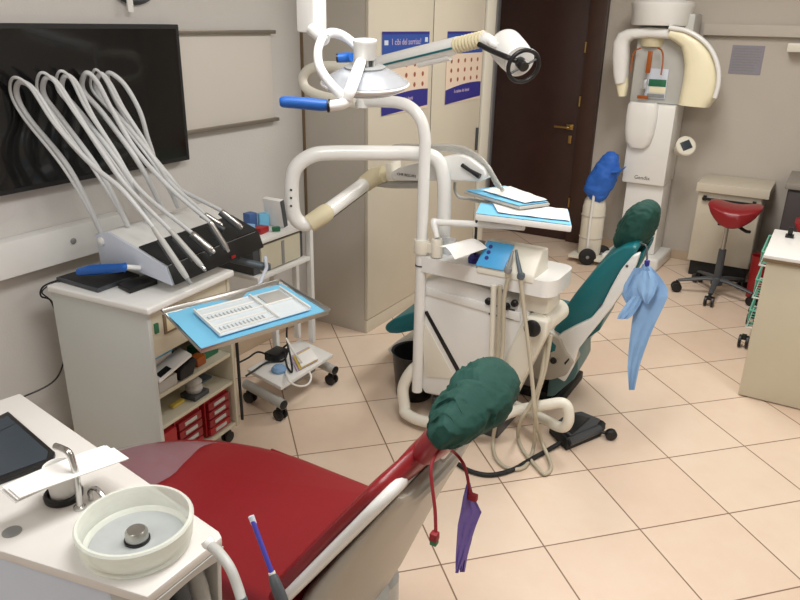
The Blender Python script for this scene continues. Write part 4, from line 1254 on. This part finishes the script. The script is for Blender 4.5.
MB().tube([hk, V((ctr.x, ctr.y, hk.z)) * .5 + hk * .5, V((ctr.x, ctr.y, TB2 + .012))], .008, 10, 4).build('tray_mount', 'lgrey', t2)
g = [[rr[0] * (1 - a) * (1 - b) + rr[1] * a * (1 - b) + rr[3] * (1 - a) * b + rr[2] * a * b + V((0, 0, .003 + .004 * abs(noise.noise(V((a * 5, b * 4, 12)))))) for a in [.02 + .96 * i / 12 for i in range(13)]] for b in [.02 + .96 * j / 8 for j in range(9)]]
solo('rear_blue_paper', MB().sheet(g, .001), 'bluesheet', 'blue liner sheet on the rear tray under the hoses', 'tray liner')
g = [[rr[0] * (1 - a) * (1 - b) + rr[1] * a * (1 - b) + rr[3] * (1 - a) * b + rr[2] * a * b + V((0, 0, .0105 + .006 * abs(noise.noise(V((a * 6, b * 5, 17)))))) for a in [.16 + .80 * i / 12 for i in range(13)]] for b in [.22 + .74 * j / 8 for j in range(9)]]
solo('rear_white_paper', MB().sheet(g, .001), 'paper', 'white paper sheet on the blue liner of the rear tray', 'paper sheet')

# things on the deck of the central unit
DZ1 = deckz1 + .001
gp = at(440, 266, z=DZ1)
gp = V((-1.36, UY + .07, DZ1))
gl = thing('cup_holder', 'clear cup standing on the treatment unit deck beside the pole', 'cup', gp)
MB().lathe([(0, 0), (.028, 0), (.036, .06), (.0375, .062), (.034, .06), (.026, .004), (0, .004)], gp, Z, 28).build('wall', 'acryl', gl)
gp2 = V((-1.22, UY + .08, DZ1))
g2 = thing('drinking_cup', 'white cup under the paper sheet on the treatment unit deck', 'cup', gp2)
MB().lathe([(0, 0), (.032, 0), (.038, .07), (.039, .072), (.036, .07), (.030, .004), (0, .004)], gp2, Z, 28).build('wall', 'lgrey', g2)
q = [at(436, 247, z=DZ1 + .085), at(455, 258, z=DZ1 + .078), at(487, 248, z=DZ1 + .082), at(462, 242, z=DZ1 + .09)]
g = [[q[0] * (1 - a) * (1 - b) + q[1] * a * (1 - b) + q[3] * (1 - a) * b + q[2] * a * b + V((0, 0, .026 * math.sin(PI * a) - .02 * (1 - b) * (1 if a < .4 else .3) * a)) for a in [i / 8 for i in range(9)]] for b in [j / 8 for j in range(9)]]
solo('paper_sheet', MB().sheet(g, .0015), 'paper', 'curled white paper sheet lying over the cups on the treatment unit', 'paper sheet')
rp = at(474, 265, y=UY + .02)
rd = thing('rod_holder', 'thin black rod with a round dark blue base on the treatment unit deck', 'rod', V((rp.x, rp.y, DZ1)))
MB().cyl(V((rp.x, rp.y, DZ1)), V((rp.x, rp.y, DZ1 + .19)), .006, n=10).build('rod', 'black', rd)
MB().lathe([(0, 0), (.026, 0), (.028, .02), (.018, .034), (0, .036)], V((rp.x, rp.y, DZ1)), Z, 22).build('base', 'indigo', rd)

# swing arm with round black knob between unit and teal chair
kn = F(536, 325, UY - .01)
ka = kn + V((.06, .42, .0))
MB().tube([kn + V((0, .02, 0)), kn + V((.015, .12, .0)), kn + V((.02, .22, .0))], [.050, .048, .048], 24, 3).build('cross_tube', 'warmwhite', un)
MB().lathe([(0, 0), (.034, 0), (.036, .004), (.036, .012), (.030, .016), (0, .014)], kn - V((0, .035, 0)), -Y, 28).build('cap_knob', 'black', un)
lw = F(505, 385, UY + .005)
MB().prism([kn + V((-.05, -.015, .03)), kn + V((.055, -.015, .035)), kn + V((.05, -.015, -.04)), lw + V((.05, -.0, -.05)), lw + V((-.05, 0, -.05)), lw + V((-.05, 0, .02))], (0, .06, 0), .014, 3).build('support_strut', 'warmwhite', un)

# foot control and its cable
fp = thing('foot_control', 'black foot control pedal on the floor beside the bumper tube', 'foot pedal', at(582, 435, z=0))
fo = [at(549, 433, z=0), at(566, 451, z=0), at(600, 437, z=0), at(605, 429, z=0), at(581, 419, z=0), at(565, 421, z=0)]
cf = sum(fo, V()) / 6
MB().loft([[V((p.x, p.y, 0.002)) for p in fo], [V((p.x, p.y, .03)) for p in fo], [cf + (p - cf) * .9 + Z * .045 for p in fo]]).build('base', 'matblack', fp)
tpf = [cf + (p - cf) * .78 + Z * .0465 for p in fo]
MB().prism(tpf, (0, 0, .012), .004).build('pedal_plate', 'dgrey', fp)
MB().prism([tpf[0] * .55 + tpf[1] * .45 + Z * .013, tpf[1] * .9 + tpf[2] * .1 + Z * .013, tpf[2] * .55 + tpf[4] * .45 + Z * .013, tpf[5] * .9 + tpf[0] * .1 + Z * .013], (0, 0, .004), .001).build('rubber_mat', 'black', fp)
MB().cyl(fo[1] + V((0, .02, .035)), fo[2] + V((-.01, .01, .035)), .02, n=18).build('front_roller', 'dgrey', fp)
wl_ = at(611, 434, z=.03)
MB().lathe([(0, -.016), (.02, -.016), (.027, -.010), (.027, .010), (.02, .016), (0, .016)], V((wl_.x, wl_.y, .0275)), V((-.5, .9, 0)), 22).build('side_wheel', 'black', fp)
MB().cyl(V((wl_.x, wl_.y, .0275)), cf + Z * .03, .008, n=10).build('axle', 'black', fp)
solo('pedal_cable', MB().tube([at(560, 443, z=.02), at(548, 450, z=.012), at(530, 460, z=.011), at(512, 470, z=.011), at(490, 475, z=.011), at(470, 471, z=.011), at(455, 462, z=.011), at(440, 452, z=.011), at(425, 440, z=.011)], .0105, 10, 7), 'matblack', 'thick black cable curving across the tiles from the foot pedal', 'cable')

# waste bin behind the pole
bn = thing('waste_bin', 'black bin tucked behind the pole of the treatment unit', 'bin', (-1.64, 2.86, 0))
bo = at(400, 408, z=0)
bcn = V((-1.585, 2.86, 0))
MB().lathe([(0, .0), (.085, .0), (.09, .006), (.115, .245), (.12, .25), (.108, .246), (.083, .01), (0, .008)], bcn, Z, 36).build('bucket', 'black', bn)

# ------------------------------------------------------------------ teal dental chair
TY0, TY1 = 3.06, 3.56
TYM = (TY0 + TY1) / 2 - .03
tcq = thing('dental_chair', 'teal vinyl dental chair with white side arm behind the treatment unit', 'dental chair', (-1.1, TYM, 0))
G = lambda px, py, y=TY0: at(px, py, y=y)
W = .43
WV = V((-.07, .998, 0)) * W       # across the chair: it stands slightly turned
WN = WV.normalized()
padp = [G(549, 345), G(553, 331), G(562, 312), G(577, 291), G(594, 271), G(610, 256), G(623, 248), G(634, 246), G(638, 249), G(634, 256), G(622, 269), G(611, 287), G(603, 304), G(592, 318), G(575, 329), G(558, 341)]
MB().prism(padp, WV, .02, 3).build('back_pad', 'teal', tcq)
shp = [G(634, 254), G(641, 252), G(637, 264), G(628, 284), G(612, 307), G(600, 322), G(590, 334), G(579, 348), G(574, 366), G(566, 380), G(556, 374), G(549, 355), G(553, 342), G(562, 332), G(577, 324), G(592, 317), G(603, 304), G(612, 286), G(622, 268)]
MB().prism([p - WN * .03 for p in shp], WN * .05, .009, 3).build('side_arm', 'white', tcq)
MB().prism([p + WV - WN * .02 for p in shp], WN * .05, .009, 3).build('side_arm', 'white', tcq)
rear = [G(641, 256), G(640, 262), G(629, 284), G(613, 307), G(602, 321), G(597, 335), G(580, 347), G(576, 343), G(590, 322), G(606, 302), G(625, 270)]
MB().prism([p + WN * .06 for p in rear], WN * (W - .12), .008).build('back_shell', 'teal', tcq)
q = G(612, 292, TY0 - .031)
for px, py in ((627, 266), (600, 305)):
    MB().lathe([(0, 0), (.006, 0), (.006, .003), (0, .003)], G(px, py, TY0 - .031), -Y, 12).build('screw', 'dgrey', tcq)
# seat and legrest
FY = 2.93
seat = [V((-.97, TY0, .44)), V((-.97, TY0, .37)), V((-1.30, 3.02, .36)), at(413, 331, y=FY + .03), at(398, 334, y=FY), at(389, 334, y=FY), at(384, 330, y=FY), at(385, 325, y=FY), at(392, 320, y=FY), at(413, 312, y=FY + .03), V((-1.35, 3.01, .45)), V((-1.18, 3.03, .46))]
MB().prism([p for p in seat], WV, .022, 3).build('seat_pad', 'teal', tcq)
under = [V((-.95, TY0, .36)), V((-1.0, TY0, .24)), V((-1.4, 3.0, .24)), V((-1.62, 2.97, .25)), V((-1.60, 2.97, .29)), V((-1.35, 3.0, .34))]
MB().prism([p + WN * .05 for p in under], WN * (W - .1), .015, 3).build('seat_shell', 'shell', tcq)
hull = [G(546, 330, TY0 - .04), G(560, 338, TY0 - .04), G(566, 352, TY0 - .04), G(574, 362, TY0 - .04), G(566, 376, TY0 - .04), G(550, 381, TY0 - .04), G(535, 380, TY0 - .04), G(524, 372, TY0 - .04), G(530, 350, TY0 - .04)]
MB().prism(hull, (0, .12, 0), .014, 3).build('hip_cover', 'shell', tcq)
MB().prism([G(551, 341, TY0 - .042), G(556, 346, TY0 - .042), G(555, 351, TY0 - .042), G(547, 354, TY0 - .042), G(547, 348, TY0 - .042)], (0, .01, 0), .002).build('teal_inlay', 'teal', tcq)
MB().lathe([(0, 0), (.016, 0), (.015, .008), (0, .01)], G(553.5, 360.5, TY0 - .04), -Y, 20).build('hip_knob', 'black', tcq)
MB().prism([G(564, 363, TY0 - .042), G(569, 358, TY0 - .042), G(569, 360, TY0 - .042), G(565, 365, TY0 - .042)], (0, .01, 0), .001).build('hip_slot', 'black', tcq)
basep = [G(543, 402), G(550, 402), G(571, 384), G(575, 376), G(575, 352), G(560, 375), G(546, 382)]
for p in basep:
    p.z = max(p.z, .004)
MB().prism([p + WN * .06 for p in basep], WN * (W - .16), .006).build('base_column', 'tealgrey', tcq)
MB().box((-1.35, TY0 + .1, 0), (-.90, TY1 - .05, .05), .012).build('floor_plate', 'matblack', tcq)
MB().cyl((-.93, TY0 + .05, .026), (-.93, TY0 + .17, .026), .026).build('base_roller', 'black', tcq)
MB().box((-1.2, TY0 + .12, .04), (-1.02, TY1 - .12, .26), .01).build('lift_column', 'shell', tcq)
# foot end hinge cover seen left of the pole
MB().prism([G(386, 350, TY0 + .08), G(397, 341, TY0 + .08), G(420, 337, TY0 + .08), G(420, 362, TY0 + .08), G(408, 366, TY0 + .08), G(398, 362, TY0 + .08)], (0, .3, 0), .014, 3).build('foot_cover', 'white', tcq)
# headrest
hb_ = at(637, 240, y=TYM)
MB().tube([at(634, 250, y=TYM), at(641, 238, y=TYM), at(644, 228, y=TYM)], .016, 12, 3).build('headrest_stem', 'dgrey', tcq)
hcen = at(638, 226, y=TYM)
tu = V((.45, 0, .89))
tf = V((-.89, 0, .45))
MB().loft([superring(hcen + tu * t, Y * .11 * w, tf * .04 * w, 2.8, 24) for t, w in ((-.07, .5), (-.06, .9), (0, 1), (.06, .85), (.07, .5))]).build('headrest_pad', 'teal', tcq)
cr = []
ux_ = V((.36, 0, .93))
uf_ = V((-.93, 0, .36))
for t, w, dth in ((-.12, .45, .032), (-.113, .7, .05), (-.09, .9, .064), (-.05, 1.02, .072), (-.01, 1.06, .075), (.04, 1.03, .07), (.08, .9, .06), (.105, .7, .046), (.12, .45, .03), (.127, .2, .012)):
    cr.append(superring(hcen + ux_ * t, Y * (.125 * w), uf_ * dth, 2.3, 80))
cap('headrest_cover', 'dark green cloth cover on the teal chair headrest before the scanner', cr, 8.3, .015)
# pale blue bib and cord on the teal chair
bd = 2.97
c3 = thing('bib_cord', 'dark cord with a blue clip hanging below the teal chair headrest', 'bib cord', at(648, 262, d=bd))
MB().tube([at(640, 243, d=3.02), at(646, 246, d=bd + .02), at(647, 254, d=bd + .01), at(647, 262, d=bd)], .004, 8, 5).build('cord', 'dgrey', c3)
q = at(647, 263, d=bd)
MB().box(q - V((.01, .008, .014)), q + V((.01, .008, .012)), .003).build('clip', 'indigo', c3)
b3 = thing('patient_bib', 'light blue paper bib hanging twisted behind the teal chair back', 'bib', at(632, 390, d=bd))
drape([(643, 648, 264, bd, bd), (638, 656, 272, bd + .02, bd - .02), (634, 663, 281, bd + .02, bd - .05), (632, 668, 289, bd + .01, bd - .07), (633, 668, 297, bd, bd - .08), (634, 663, 308, bd - .01, bd - .07), (632, 656, 322, bd, bd - .06), (630, 649, 338, bd, bd - .05), (628.5, 644, 352, bd, bd - .04), (627.5, 639, 368, bd, bd - .03), (629, 634.5, 390, bd, bd - .02)], wav=.003).build('front_panel', 'bluebib', b3)
drape([(634, 645, 268, bd + .03, bd), (624, 638, 285, bd + .05, bd + .03), (622, 634, 295, bd + .05, bd + .02), (626, 633, 303, bd + .04, bd + .02)], wav=.004).build('back_flap', 'bluebib', b3)
drape([(633, 644, 296, bd - .01, bd - .05), (626, 640, 304, bd - .01, bd - .05), (619, 634, 314, bd - .01, bd - .04), (617, 628, 319, bd - .01, bd - .03)], wav=.004).build('side_flap', 'bluebib', b3)
drape([(641, 651, 271, bd - .03, bd - .05), (636, 658, 283, bd - .03, bd - .08), (640, 654, 295, bd - .05, bd - .09), (645, 648, 304, bd - .06, bd - .08)], wav=.003).build('fold', 'bluebib', b3)

# ------------------------------------------------------------------ panoramic scanner
XR = thing('panoramic_scanner', 'white panoramic x-ray scanner with curved arms against the back wall', 'x-ray scanner', (-1.2, 5.8, 0))
xy = 5.70
xl, xr_ = -1.335, -1.02
MB().prism([V((xl - .06, xy - .18, 0)), V((xr_ + .05, xy - .10, 0)), V((xr_ + .07, WB - .06, 0)), V((xl - .05, WB - .06, 0))], (0, 0, .10), .02, 3).build('base_plate', 'white', XR)
MB().box((xl + .02, xy, .101), (xr_ - .01, xy + .28, .655), .012).build('column', 'white', XR)
MB().box((xl - .01, xy - .04, .655), (xr_ - .005, xy + .30, 1.25), .016).build('carriage', 'white', XR)
MB().box((xl - .05, xy + .03, 1.25), (xr_ + .02, xy + .30, 1.88), .02).build('upper_column', 'lgrey', XR)
lettering('Gendix', .04, at(634, 178.5, y=xy - .0405), X, Z, 'dgrey', XR)
c0 = at(643, 108, y=xy - .05)
MB().loft([superring(V((c0.x, xy - .055, z_)), X * (.115 * w), Y * .05 * w, 2.6, 28) for z_, w in ((.93, .5), (.97, .8), (1.05, .95), (1.16, 1), (1.24, .96), (1.262, .85))]).build('chin_support', 'white', XR)
# mirror, what it reflects painted on as coloured bands
mi = at(657, 80, y=xy + .02)
mw = .075
mm_ = MB().box((mi.x - mw, xy + .012, 1.29), (mi.x + mw, xy + .028, 1.50), .002).build('mirror', 'pale', XR)
MB().box((mi.x - mw + .02, xy + .009, 1.375), (mi.x + mw - .005, xy + .0125, 1.425), .001).build('green_reflection', 'greenp', mm_)
MB().box((mi.x - mw + .03, xy + .009, 1.33), (mi.x + mw - .005, xy + .0125, 1.372), .001).build('ivory_reflection', 'yellowed', mm_)
MB().box((mi.x - mw + .02, xy + .009, 1.295), (mi.x + mw - .005, xy + .0125, 1.322), .001).build('grey_reflection', 'grey', mm_)
a1, a2 = at(651, 51, y=xy - .05), at(647, 73, y=xy - .05)
MB().box((a2.x - .012, xy - .06, a2.z), (a2.x + .022, xy - .045, a1.z), .004).build('bite_post', 'orange', XR)
a3 = at(643, 97, y=xy - .05)
MB().box((a3.x - .04, xy - .07, a3.z - .012), (a3.x + .035, xy - .04, a3.z + .012), .004).build('bite_block', 'orange', XR)
a4 = at(645, 84, y=xy - .05)
MB().lathe([(0, -.03), (.016, -.03), (.02, 0), (.014, .03), (0, .035)], a4, Z, 16).build('chin_cup', 'silver', XR)
for s, pts_ in ((-1, [(641, 48), (635, 51), (632, 60), (631, 72)]), (1, [(658, 48), (662, 51), (663, 60), (661, 75)])):
    MB().tube([at(*p, y=xy - .04 - .03 * i) for i, p in enumerate(pts_)], .006, 8, 5).build('temple_rod', 'orange', XR)
# head drum and C-arm
hz = at(660, 20, y=xy + .03)
MB().lathe([(0, 0), (.198, 0), (.207, .012), (.214, .12), (.22, .135), (.22, .15), (.20, .165), (.15, .17), (.14, .25), (0, .25)], V((-1.245 + .0, xy + .08, 1.795)), Z, 56).build('head_drum', 'white', XR)
cy = xy + .0


def carm(pts, parent, name, m, th=.05):
    """rounded slab following (outer point, inner point) pairs"""
    rings = []
    for o, i in pts:
        c = (o + i) / 2
        a = (o - i) / 2
        rings.append(superring(c, a, Y * th, 3.0, 20))
    # refine
    R2 = []
    for k in range(len(rings) - 1):
        for s in range(4):
            t = s / 4
            R2.append([rings[k][j].lerp(rings[k + 1][j], t) for j in range(20)])
    R2.append(rings[-1])
    return MB().loft(R2).build(name, m, parent)


Q = lambda px, py: at(px, py, y=cy)
carm([(Q(676, 28.5), Q(671, 39)), (Q(650, 27), Q(650, 38)), (Q(628, 29), Q(634, 39)), (Q(619, 33), Q(630, 42)), (Q(614, 42), Q(629, 46)), (Q(613, 58), Q(629, 58)), (Q(614, 75), Q(628, 75)), (Q(616, 84), Q(627, 82))], XR, 'detector_arm', 'white', .07)
carm([(Q(616, 80), Q(628, 78)), (Q(617, 88), Q(628, 86)), (Q(619, 96), Q(626, 96))], XR, 'detector_end', 'yellowed', .05)
carm([(Q(674, 28), Q(670, 38.5)), (Q(690, 31), Q(676, 42)), (Q(705, 40), Q(682, 47)), (Q(715, 52), Q(684, 55)), (Q(720, 68), Q(685, 65)), (Q(720, 84), Q(684, 78)), (Q(717, 97), Q(681, 93)), (Q(710, 107), Q(679, 104))], XR, 'tube_arm', 'yellowed', .10)
rim2 = [Q(672, 27.5), Q(690, 31), Q(705, 40), Q(715, 52), Q(720.5, 68), Q(720.5, 84), Q(717, 97)]
MB().tube([p - Y * .098 for p in rim2], .016, 10, 5).build('arm_trim', 'white', XR)
MB().lathe([(0, 0), (.08, 0), (.095, .06), (.10, .09), (0, .09)], at(650, 48, y=xy + .0) + V((0, .06, .01)), Z, 28).build('arm_hub', 'cream', XR)
# control panel on a short arm
k0 = at(686, 146, y=xy - .0)
MB().tube([V((xr_ + .03, xy + .12, k0.z - .06)), V((k0.x - .05, xy + .03, k0.z - .03)), k0 + V((-.02, 0, 0))], .035, 14, 4).build('panel_arm', 'warmwhite', XR)
kn_ = V((.45, -.75, .45)).normalized()
MB().lathe([(0, -.02), (.05, -.02), (.072, -.005), (.074, .012), (.066, .02), (0, .02)], k0 + V((.0, -.02, 0)), kn_, 32).build('control_panel', 'warmwhite', XR)
kr = kn_.cross(Z).normalized()
ku = kr.cross(kn_)
kr, ku = (kr * .92 + ku * -.39), (ku * .92 + kr * .39)
kc = k0 + V((.0, -.02, 0)) + kn_ * .0205
MB().prism([kc + kr * a + ku * b for a, b in ((-.035, -.03), (.04, -.03), (.04, .035), (-.035, .035))], kn_ * .003, .001).build('display', 'slate', XR)

# oxygen trolley with the blue cover
ox = thing('oxygen_trolley', 'cream gas cylinder on a small two wheeled trolley beside the scanner', 'gas trolley', (-1.5, 5.6, 0))
oc = V((-1.515, 5.60, 0))
MB().lathe([(0, .06), (.085, .06), (.09, .075), (.09, .44), (.08, .50), (.05, .545), (.03, .56), (.03, .60), (0, .60)], oc, Z, 32).build('cylinder', 'warmwhite', ox)
MB().box(oc + V((-.13, -.13, .035)), oc + V((.13, .10, .058)), .006).build('foot_plate', 'warmwhite', ox)
for s in (-1, 1):
    wc = at(588, 250, y=5.46) if s < 0 else at(603, 242, y=5.62)
    wc.z = .069
    MB().lathe([(0, -.018), (.05, -.018), (.066, -.012), (.068, -.004), (.068, .010), (.05, .018), (0, .018)], wc, V((.4, -.9, 0)), 28).build('wheel', 'matblack', ox)
    MB().lathe([(0, 0), (.014, 0), (.012, .006), (0, .006)], wc + V((.4, -.9, 0)).normalized() * .018, V((.4, -.9, 0)), 14).build('wheel_hub', 'grey', ox)
MB().tube([oc + V((.01, -.1, .06)), oc + V((.01, -.1, .5)), oc + V((.03, -.06, .80)), oc + V((.03, .0, .84))], .011, 10, 4).build('frame_tube', 'white', ox)
for z_ in (.2, .38):
    MB().torus(oc + Z * z_, Z, .0925, .004, 32, 6).build('strap', 'lgrey', ox)
# blue bag hanging over the trolley top
bg = []
oy = 5.55
for py, l_, r_, dp in ((152, 608, 613, .02), (156, 602, 617, .05), (163, 596, 618.5, .07), (172, 591, 619, .08), (182, 586, 615, .085), (190, 583.5, 611, .085), (197, 588, 606, .07), (202, 594, 602, .04), (203.5, 597, 600, .015)):
    a, b = at(l_, py + (8 if l_ < 590 else 3 if l_ < 600 else 0) * 0, y=oy), at(r_, py, y=oy)
    bg.append(superring((a + b) / 2 + Y * .02, (b - a) / 2, Y * dp, 2.2, 32))
cap('cloth_cover', 'crumpled blue cloth cover draped over the gas cylinder trolley', bg, 5.5, .02, 'bluebag')['category'] = 'cloth cover'
ta = [at(612, 172, y=oy - .06), at(620, 171, y=oy - .06), at(626, 166.5, y=oy - .06)]
solo('cloth_knot', MB().tube(ta, [.022, .017, .006], 10, 4, .5), 'bluebag', 'twisted tie end sticking out of the blue cloth cover', 'cloth tie')

# ------------------------------------------------------------------ right side: cabinet, stools, counter
cbn = thing('low_cabinet', 'low beige cabinet against the back wall behind the red stool', 'cabinet', (-.56, 5.9, 0))
MB().box((-.775, 5.68, .12), (-.34, WB - .02, .66), .004).build('carcass', 'beige', cbn)
MB().box((-.77, 5.662, .125), (-.345, 5.679, .655), .003).build('door', 'beige', cbn)
MB().box((-.79, 5.63, .661), (-.30, WB - .018, .725), .004).build('worktop', 'beige', cbn)
MB().box((-.755, 5.70, 0), (-.36, WB - .03, .119), .002).build('plinth', 'matblack', cbn)
MB().box((-.74, 5.635, .60), (-.37, 5.65, .62), .004).box((-.735, 5.64, .595), (-.71, 5.662, .632), .004).box((-.40, 5.64, .595), (-.375, 5.662, .632), .004).build('door_handle', 'black', cbn)

sc = V((-.505, 5.32, 0))
st = thing('saddle_stool', 'red saddle stool on a five star base before the low cabinet', 'stool', sc)
sad = []
zc = .585
for t in range(13):
    a = -1 + 2 * t / 12
    prof_w = .075 + .085 * math.sqrt(max(0, 1 - abs(a) ** 2.6))
    h_ = .055 * math.sqrt(max(.03, 1 - abs(a) ** 3))
    zoff = .055 * a * a
    ring = superring(V((sc.x + .03 + .168 * a, sc.y, zc + zoff - .0 + .02)), Y * prof_w, Z * h_, 2.3, 24)
    # belly drops in the middle towards the front
    ring = [p - Z * (.055 * max(0, -(p.y - sc.y) / .16) * (1 - a * a)) if p.z < zc + zoff + .02 else p for p in ring]
    sad.append(ring)
MB().loft(sad).build('saddle_seat', 'red', st)
MB().box((sc.x - .06, sc.y - .05, .515), (sc.x + .1, sc.y + .05, .545), .008).build('seat_plate', 'black', st)
MB().tube([V((sc.x + .08, sc.y - .05, .525)), V((sc.x + .13, sc.y - .10, .515)), V((sc.x + .155, sc.y - .12, .52))], .011, 10, 3).build('lever', 'black', st)
MB().cyl((sc.x, sc.y, .30), (sc.x, sc.y, .52), .014).build('gas_rod', 'steel', st)
MB().cyl((sc.x, sc.y, .10), (sc.x, sc.y, .34), .027, .025).build('column', 'dgrey', st)
for k in range(5):
    t = 2 * PI * k / 5 + R(-90)
    d = V((math.cos(t), math.sin(t), 0))
    MB().tube([sc + Z * .115 + d * .01, sc + Z * .115 + d * .09, sc + Z * .085 + d * .26], [.028, .022, .016], 12, 3, .6).build('base_leg', 'dgrey', st)
    caster(st, (*(sc + d * .265).xy, .085), .035, .038, d.cross(Z))
MB().lathe([(0, .07), (.04, .08), (.042, .12), (.03, .135), (0, .135)], sc, Z, 24).build('hub', 'dgrey', st)

dc = thing('side_cabinet', 'charcoal side cabinet with a grey top at the right edge', 'cabinet', (.0, 5.7, 0))
MB().box((-.19, 5.47, .0), (.35, 5.98, .785), .004).build('carcass', 'darkcab', dc)
MB().box((-.21, 5.44, .786), (.37, 5.99, .825), .008).build('top', 'cabtop', dc)
MB().box((-.18, 5.455, .03), (.07, 5.469, .77), .003).build('door', 'darkcab', dc)
MB().box((.075, 5.455, .03), (.34, 5.469, .77), .003).build('door', 'darkcab', dc)
s2 = V((.04, 5.10, 0))
rs = dup(st, s2, 'second red saddle stool, mostly hidden at the far right edge behind the counter')
st['group'] = rs['group'] = 'red saddle stools'

cn = thing('counter_block', 'large beige counter block at the right edge of the floor', 'counter', (.3, 4.1, 0))
MB().box((-.155, 3.775, .006), (1.2, 4.29, .735), .004).build('carcass', 'counter', cn)
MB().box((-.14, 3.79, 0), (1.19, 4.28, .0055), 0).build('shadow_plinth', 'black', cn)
MB().box((-.172, 3.755, .738), (1.22, 4.32, .755), .002).build('edge_band', 'brownedge', cn)
MB().box((-.172, 3.757, .7555), (1.22, 4.32, .772), .003).build('worktop', 'white', cn)
q = at(790, 234, z=.79)
ck = thing('black_clip', 'small black clip standing at the rear of the counter top', 'clip', (q.x, q.y, .7725))
MB().box((q.x - .02, q.y - .02, .7725), (q.x + .02, q.y + .03, .785), .003).build('foot', 'black', ck)
MB().box((q.x - .012, q.y - .005, .7855), (q.x + .012, q.y + .015, .825), .004).build('grip', 'black', ck)

# mint wire trolley between counter and cabinet
wt = thing('wire_trolley', 'mint wire basket trolley half hidden behind the counter block', 'trolley', (-.05, 4.7, 0))
wx0, wx1, wy0, wy1 = -.215, .15, 4.45, 4.85
for z_ in (.13, .24, .32, .43, .52, .60):
    m_ = MB()
    m_.tube([(wx0, wy0, z_), (wx1, wy0, z_), (wx1, wy1, z_), (wx0, wy1, z_), (wx0, wy0, z_)], .0055, 8, 1)
    m_.build('wire_frame', 'white' if z_ in (.13, .32, .52) else 'mint', wt)
for z0, z1 in ((.13, .24), (.32, .43), (.52, .60)):
    for k in range(9):
        yy = wy0 + (wy1 - wy0) * k / 8
        MB().tube([(wx0, yy, z1), (wx0, yy, z0), (wx1, yy, z0), (wx1, yy, z1)], .004, 6, 1).build('basket_wire', 'mint', wt)
for a in (wx0, wx1):
    for b in (wy0, wy1):
        MB().tube([(a * .82, b, .06), (a * .82, b, .62)], .006, 8, 1).build('post', 'white', wt)
        caster(wt, (a, b, .075), .038, .034)
solo('red_bucket', MB().lathe([(0, 0), (.05, 0), (.062, .30), (.065, .31), (.056, .30), (.045, .01), (0, .01)], (-.26, 5.43, .0), Z, 28), 'redplastic', 'red bucket on the floor between the low cabinet and the wire trolley', 'bucket')

# ------------------------------------------------------------------ light
def area(name, loc, sx, sy, power, col=(1, .93, .84)):
    l = bpy.data.lights.new(name, 'AREA')
    l.shape = 'RECTANGLE'
    l.size, l.size_y = sx, sy
    l.energy = power
    l.color = col
    o = bpy.data.objects.new(name, l)
    o.location = loc
    C.objects.link(o)
    return o


area('ceiling_light_near', (-.7, 1.3, H - .03), .6, 1.2, 37, (1, .99, .97))
area('ceiling_light_far', (-.75, 4.0, H - .03), .6, 1.2, 40, (1, .965, .91))
area('ceiling_light_rear', (-1.0, -1.0, H - .03), .6, 1.2, 17, (.95, .98, 1))
area('ceiling_light_right', (.9, 2.4, H - .03), .6, 1.2, 22, (1, .975, .94))
w = bpy.data.worlds.new('world')
w.use_nodes = True
w.node_tree.nodes['Background'].inputs['Color'].default_value = (1, .985, .97, 1)
w.node_tree.nodes['Background'].inputs['Strength'].default_value = .15
bpy.context.scene.world = w
vs = bpy.context.scene.view_settings
vs.view_transform = 'Standard'
vs.look = 'None'
vs.exposure = 0.0
vs.gamma = 1
vs.use_curve_mapping = False
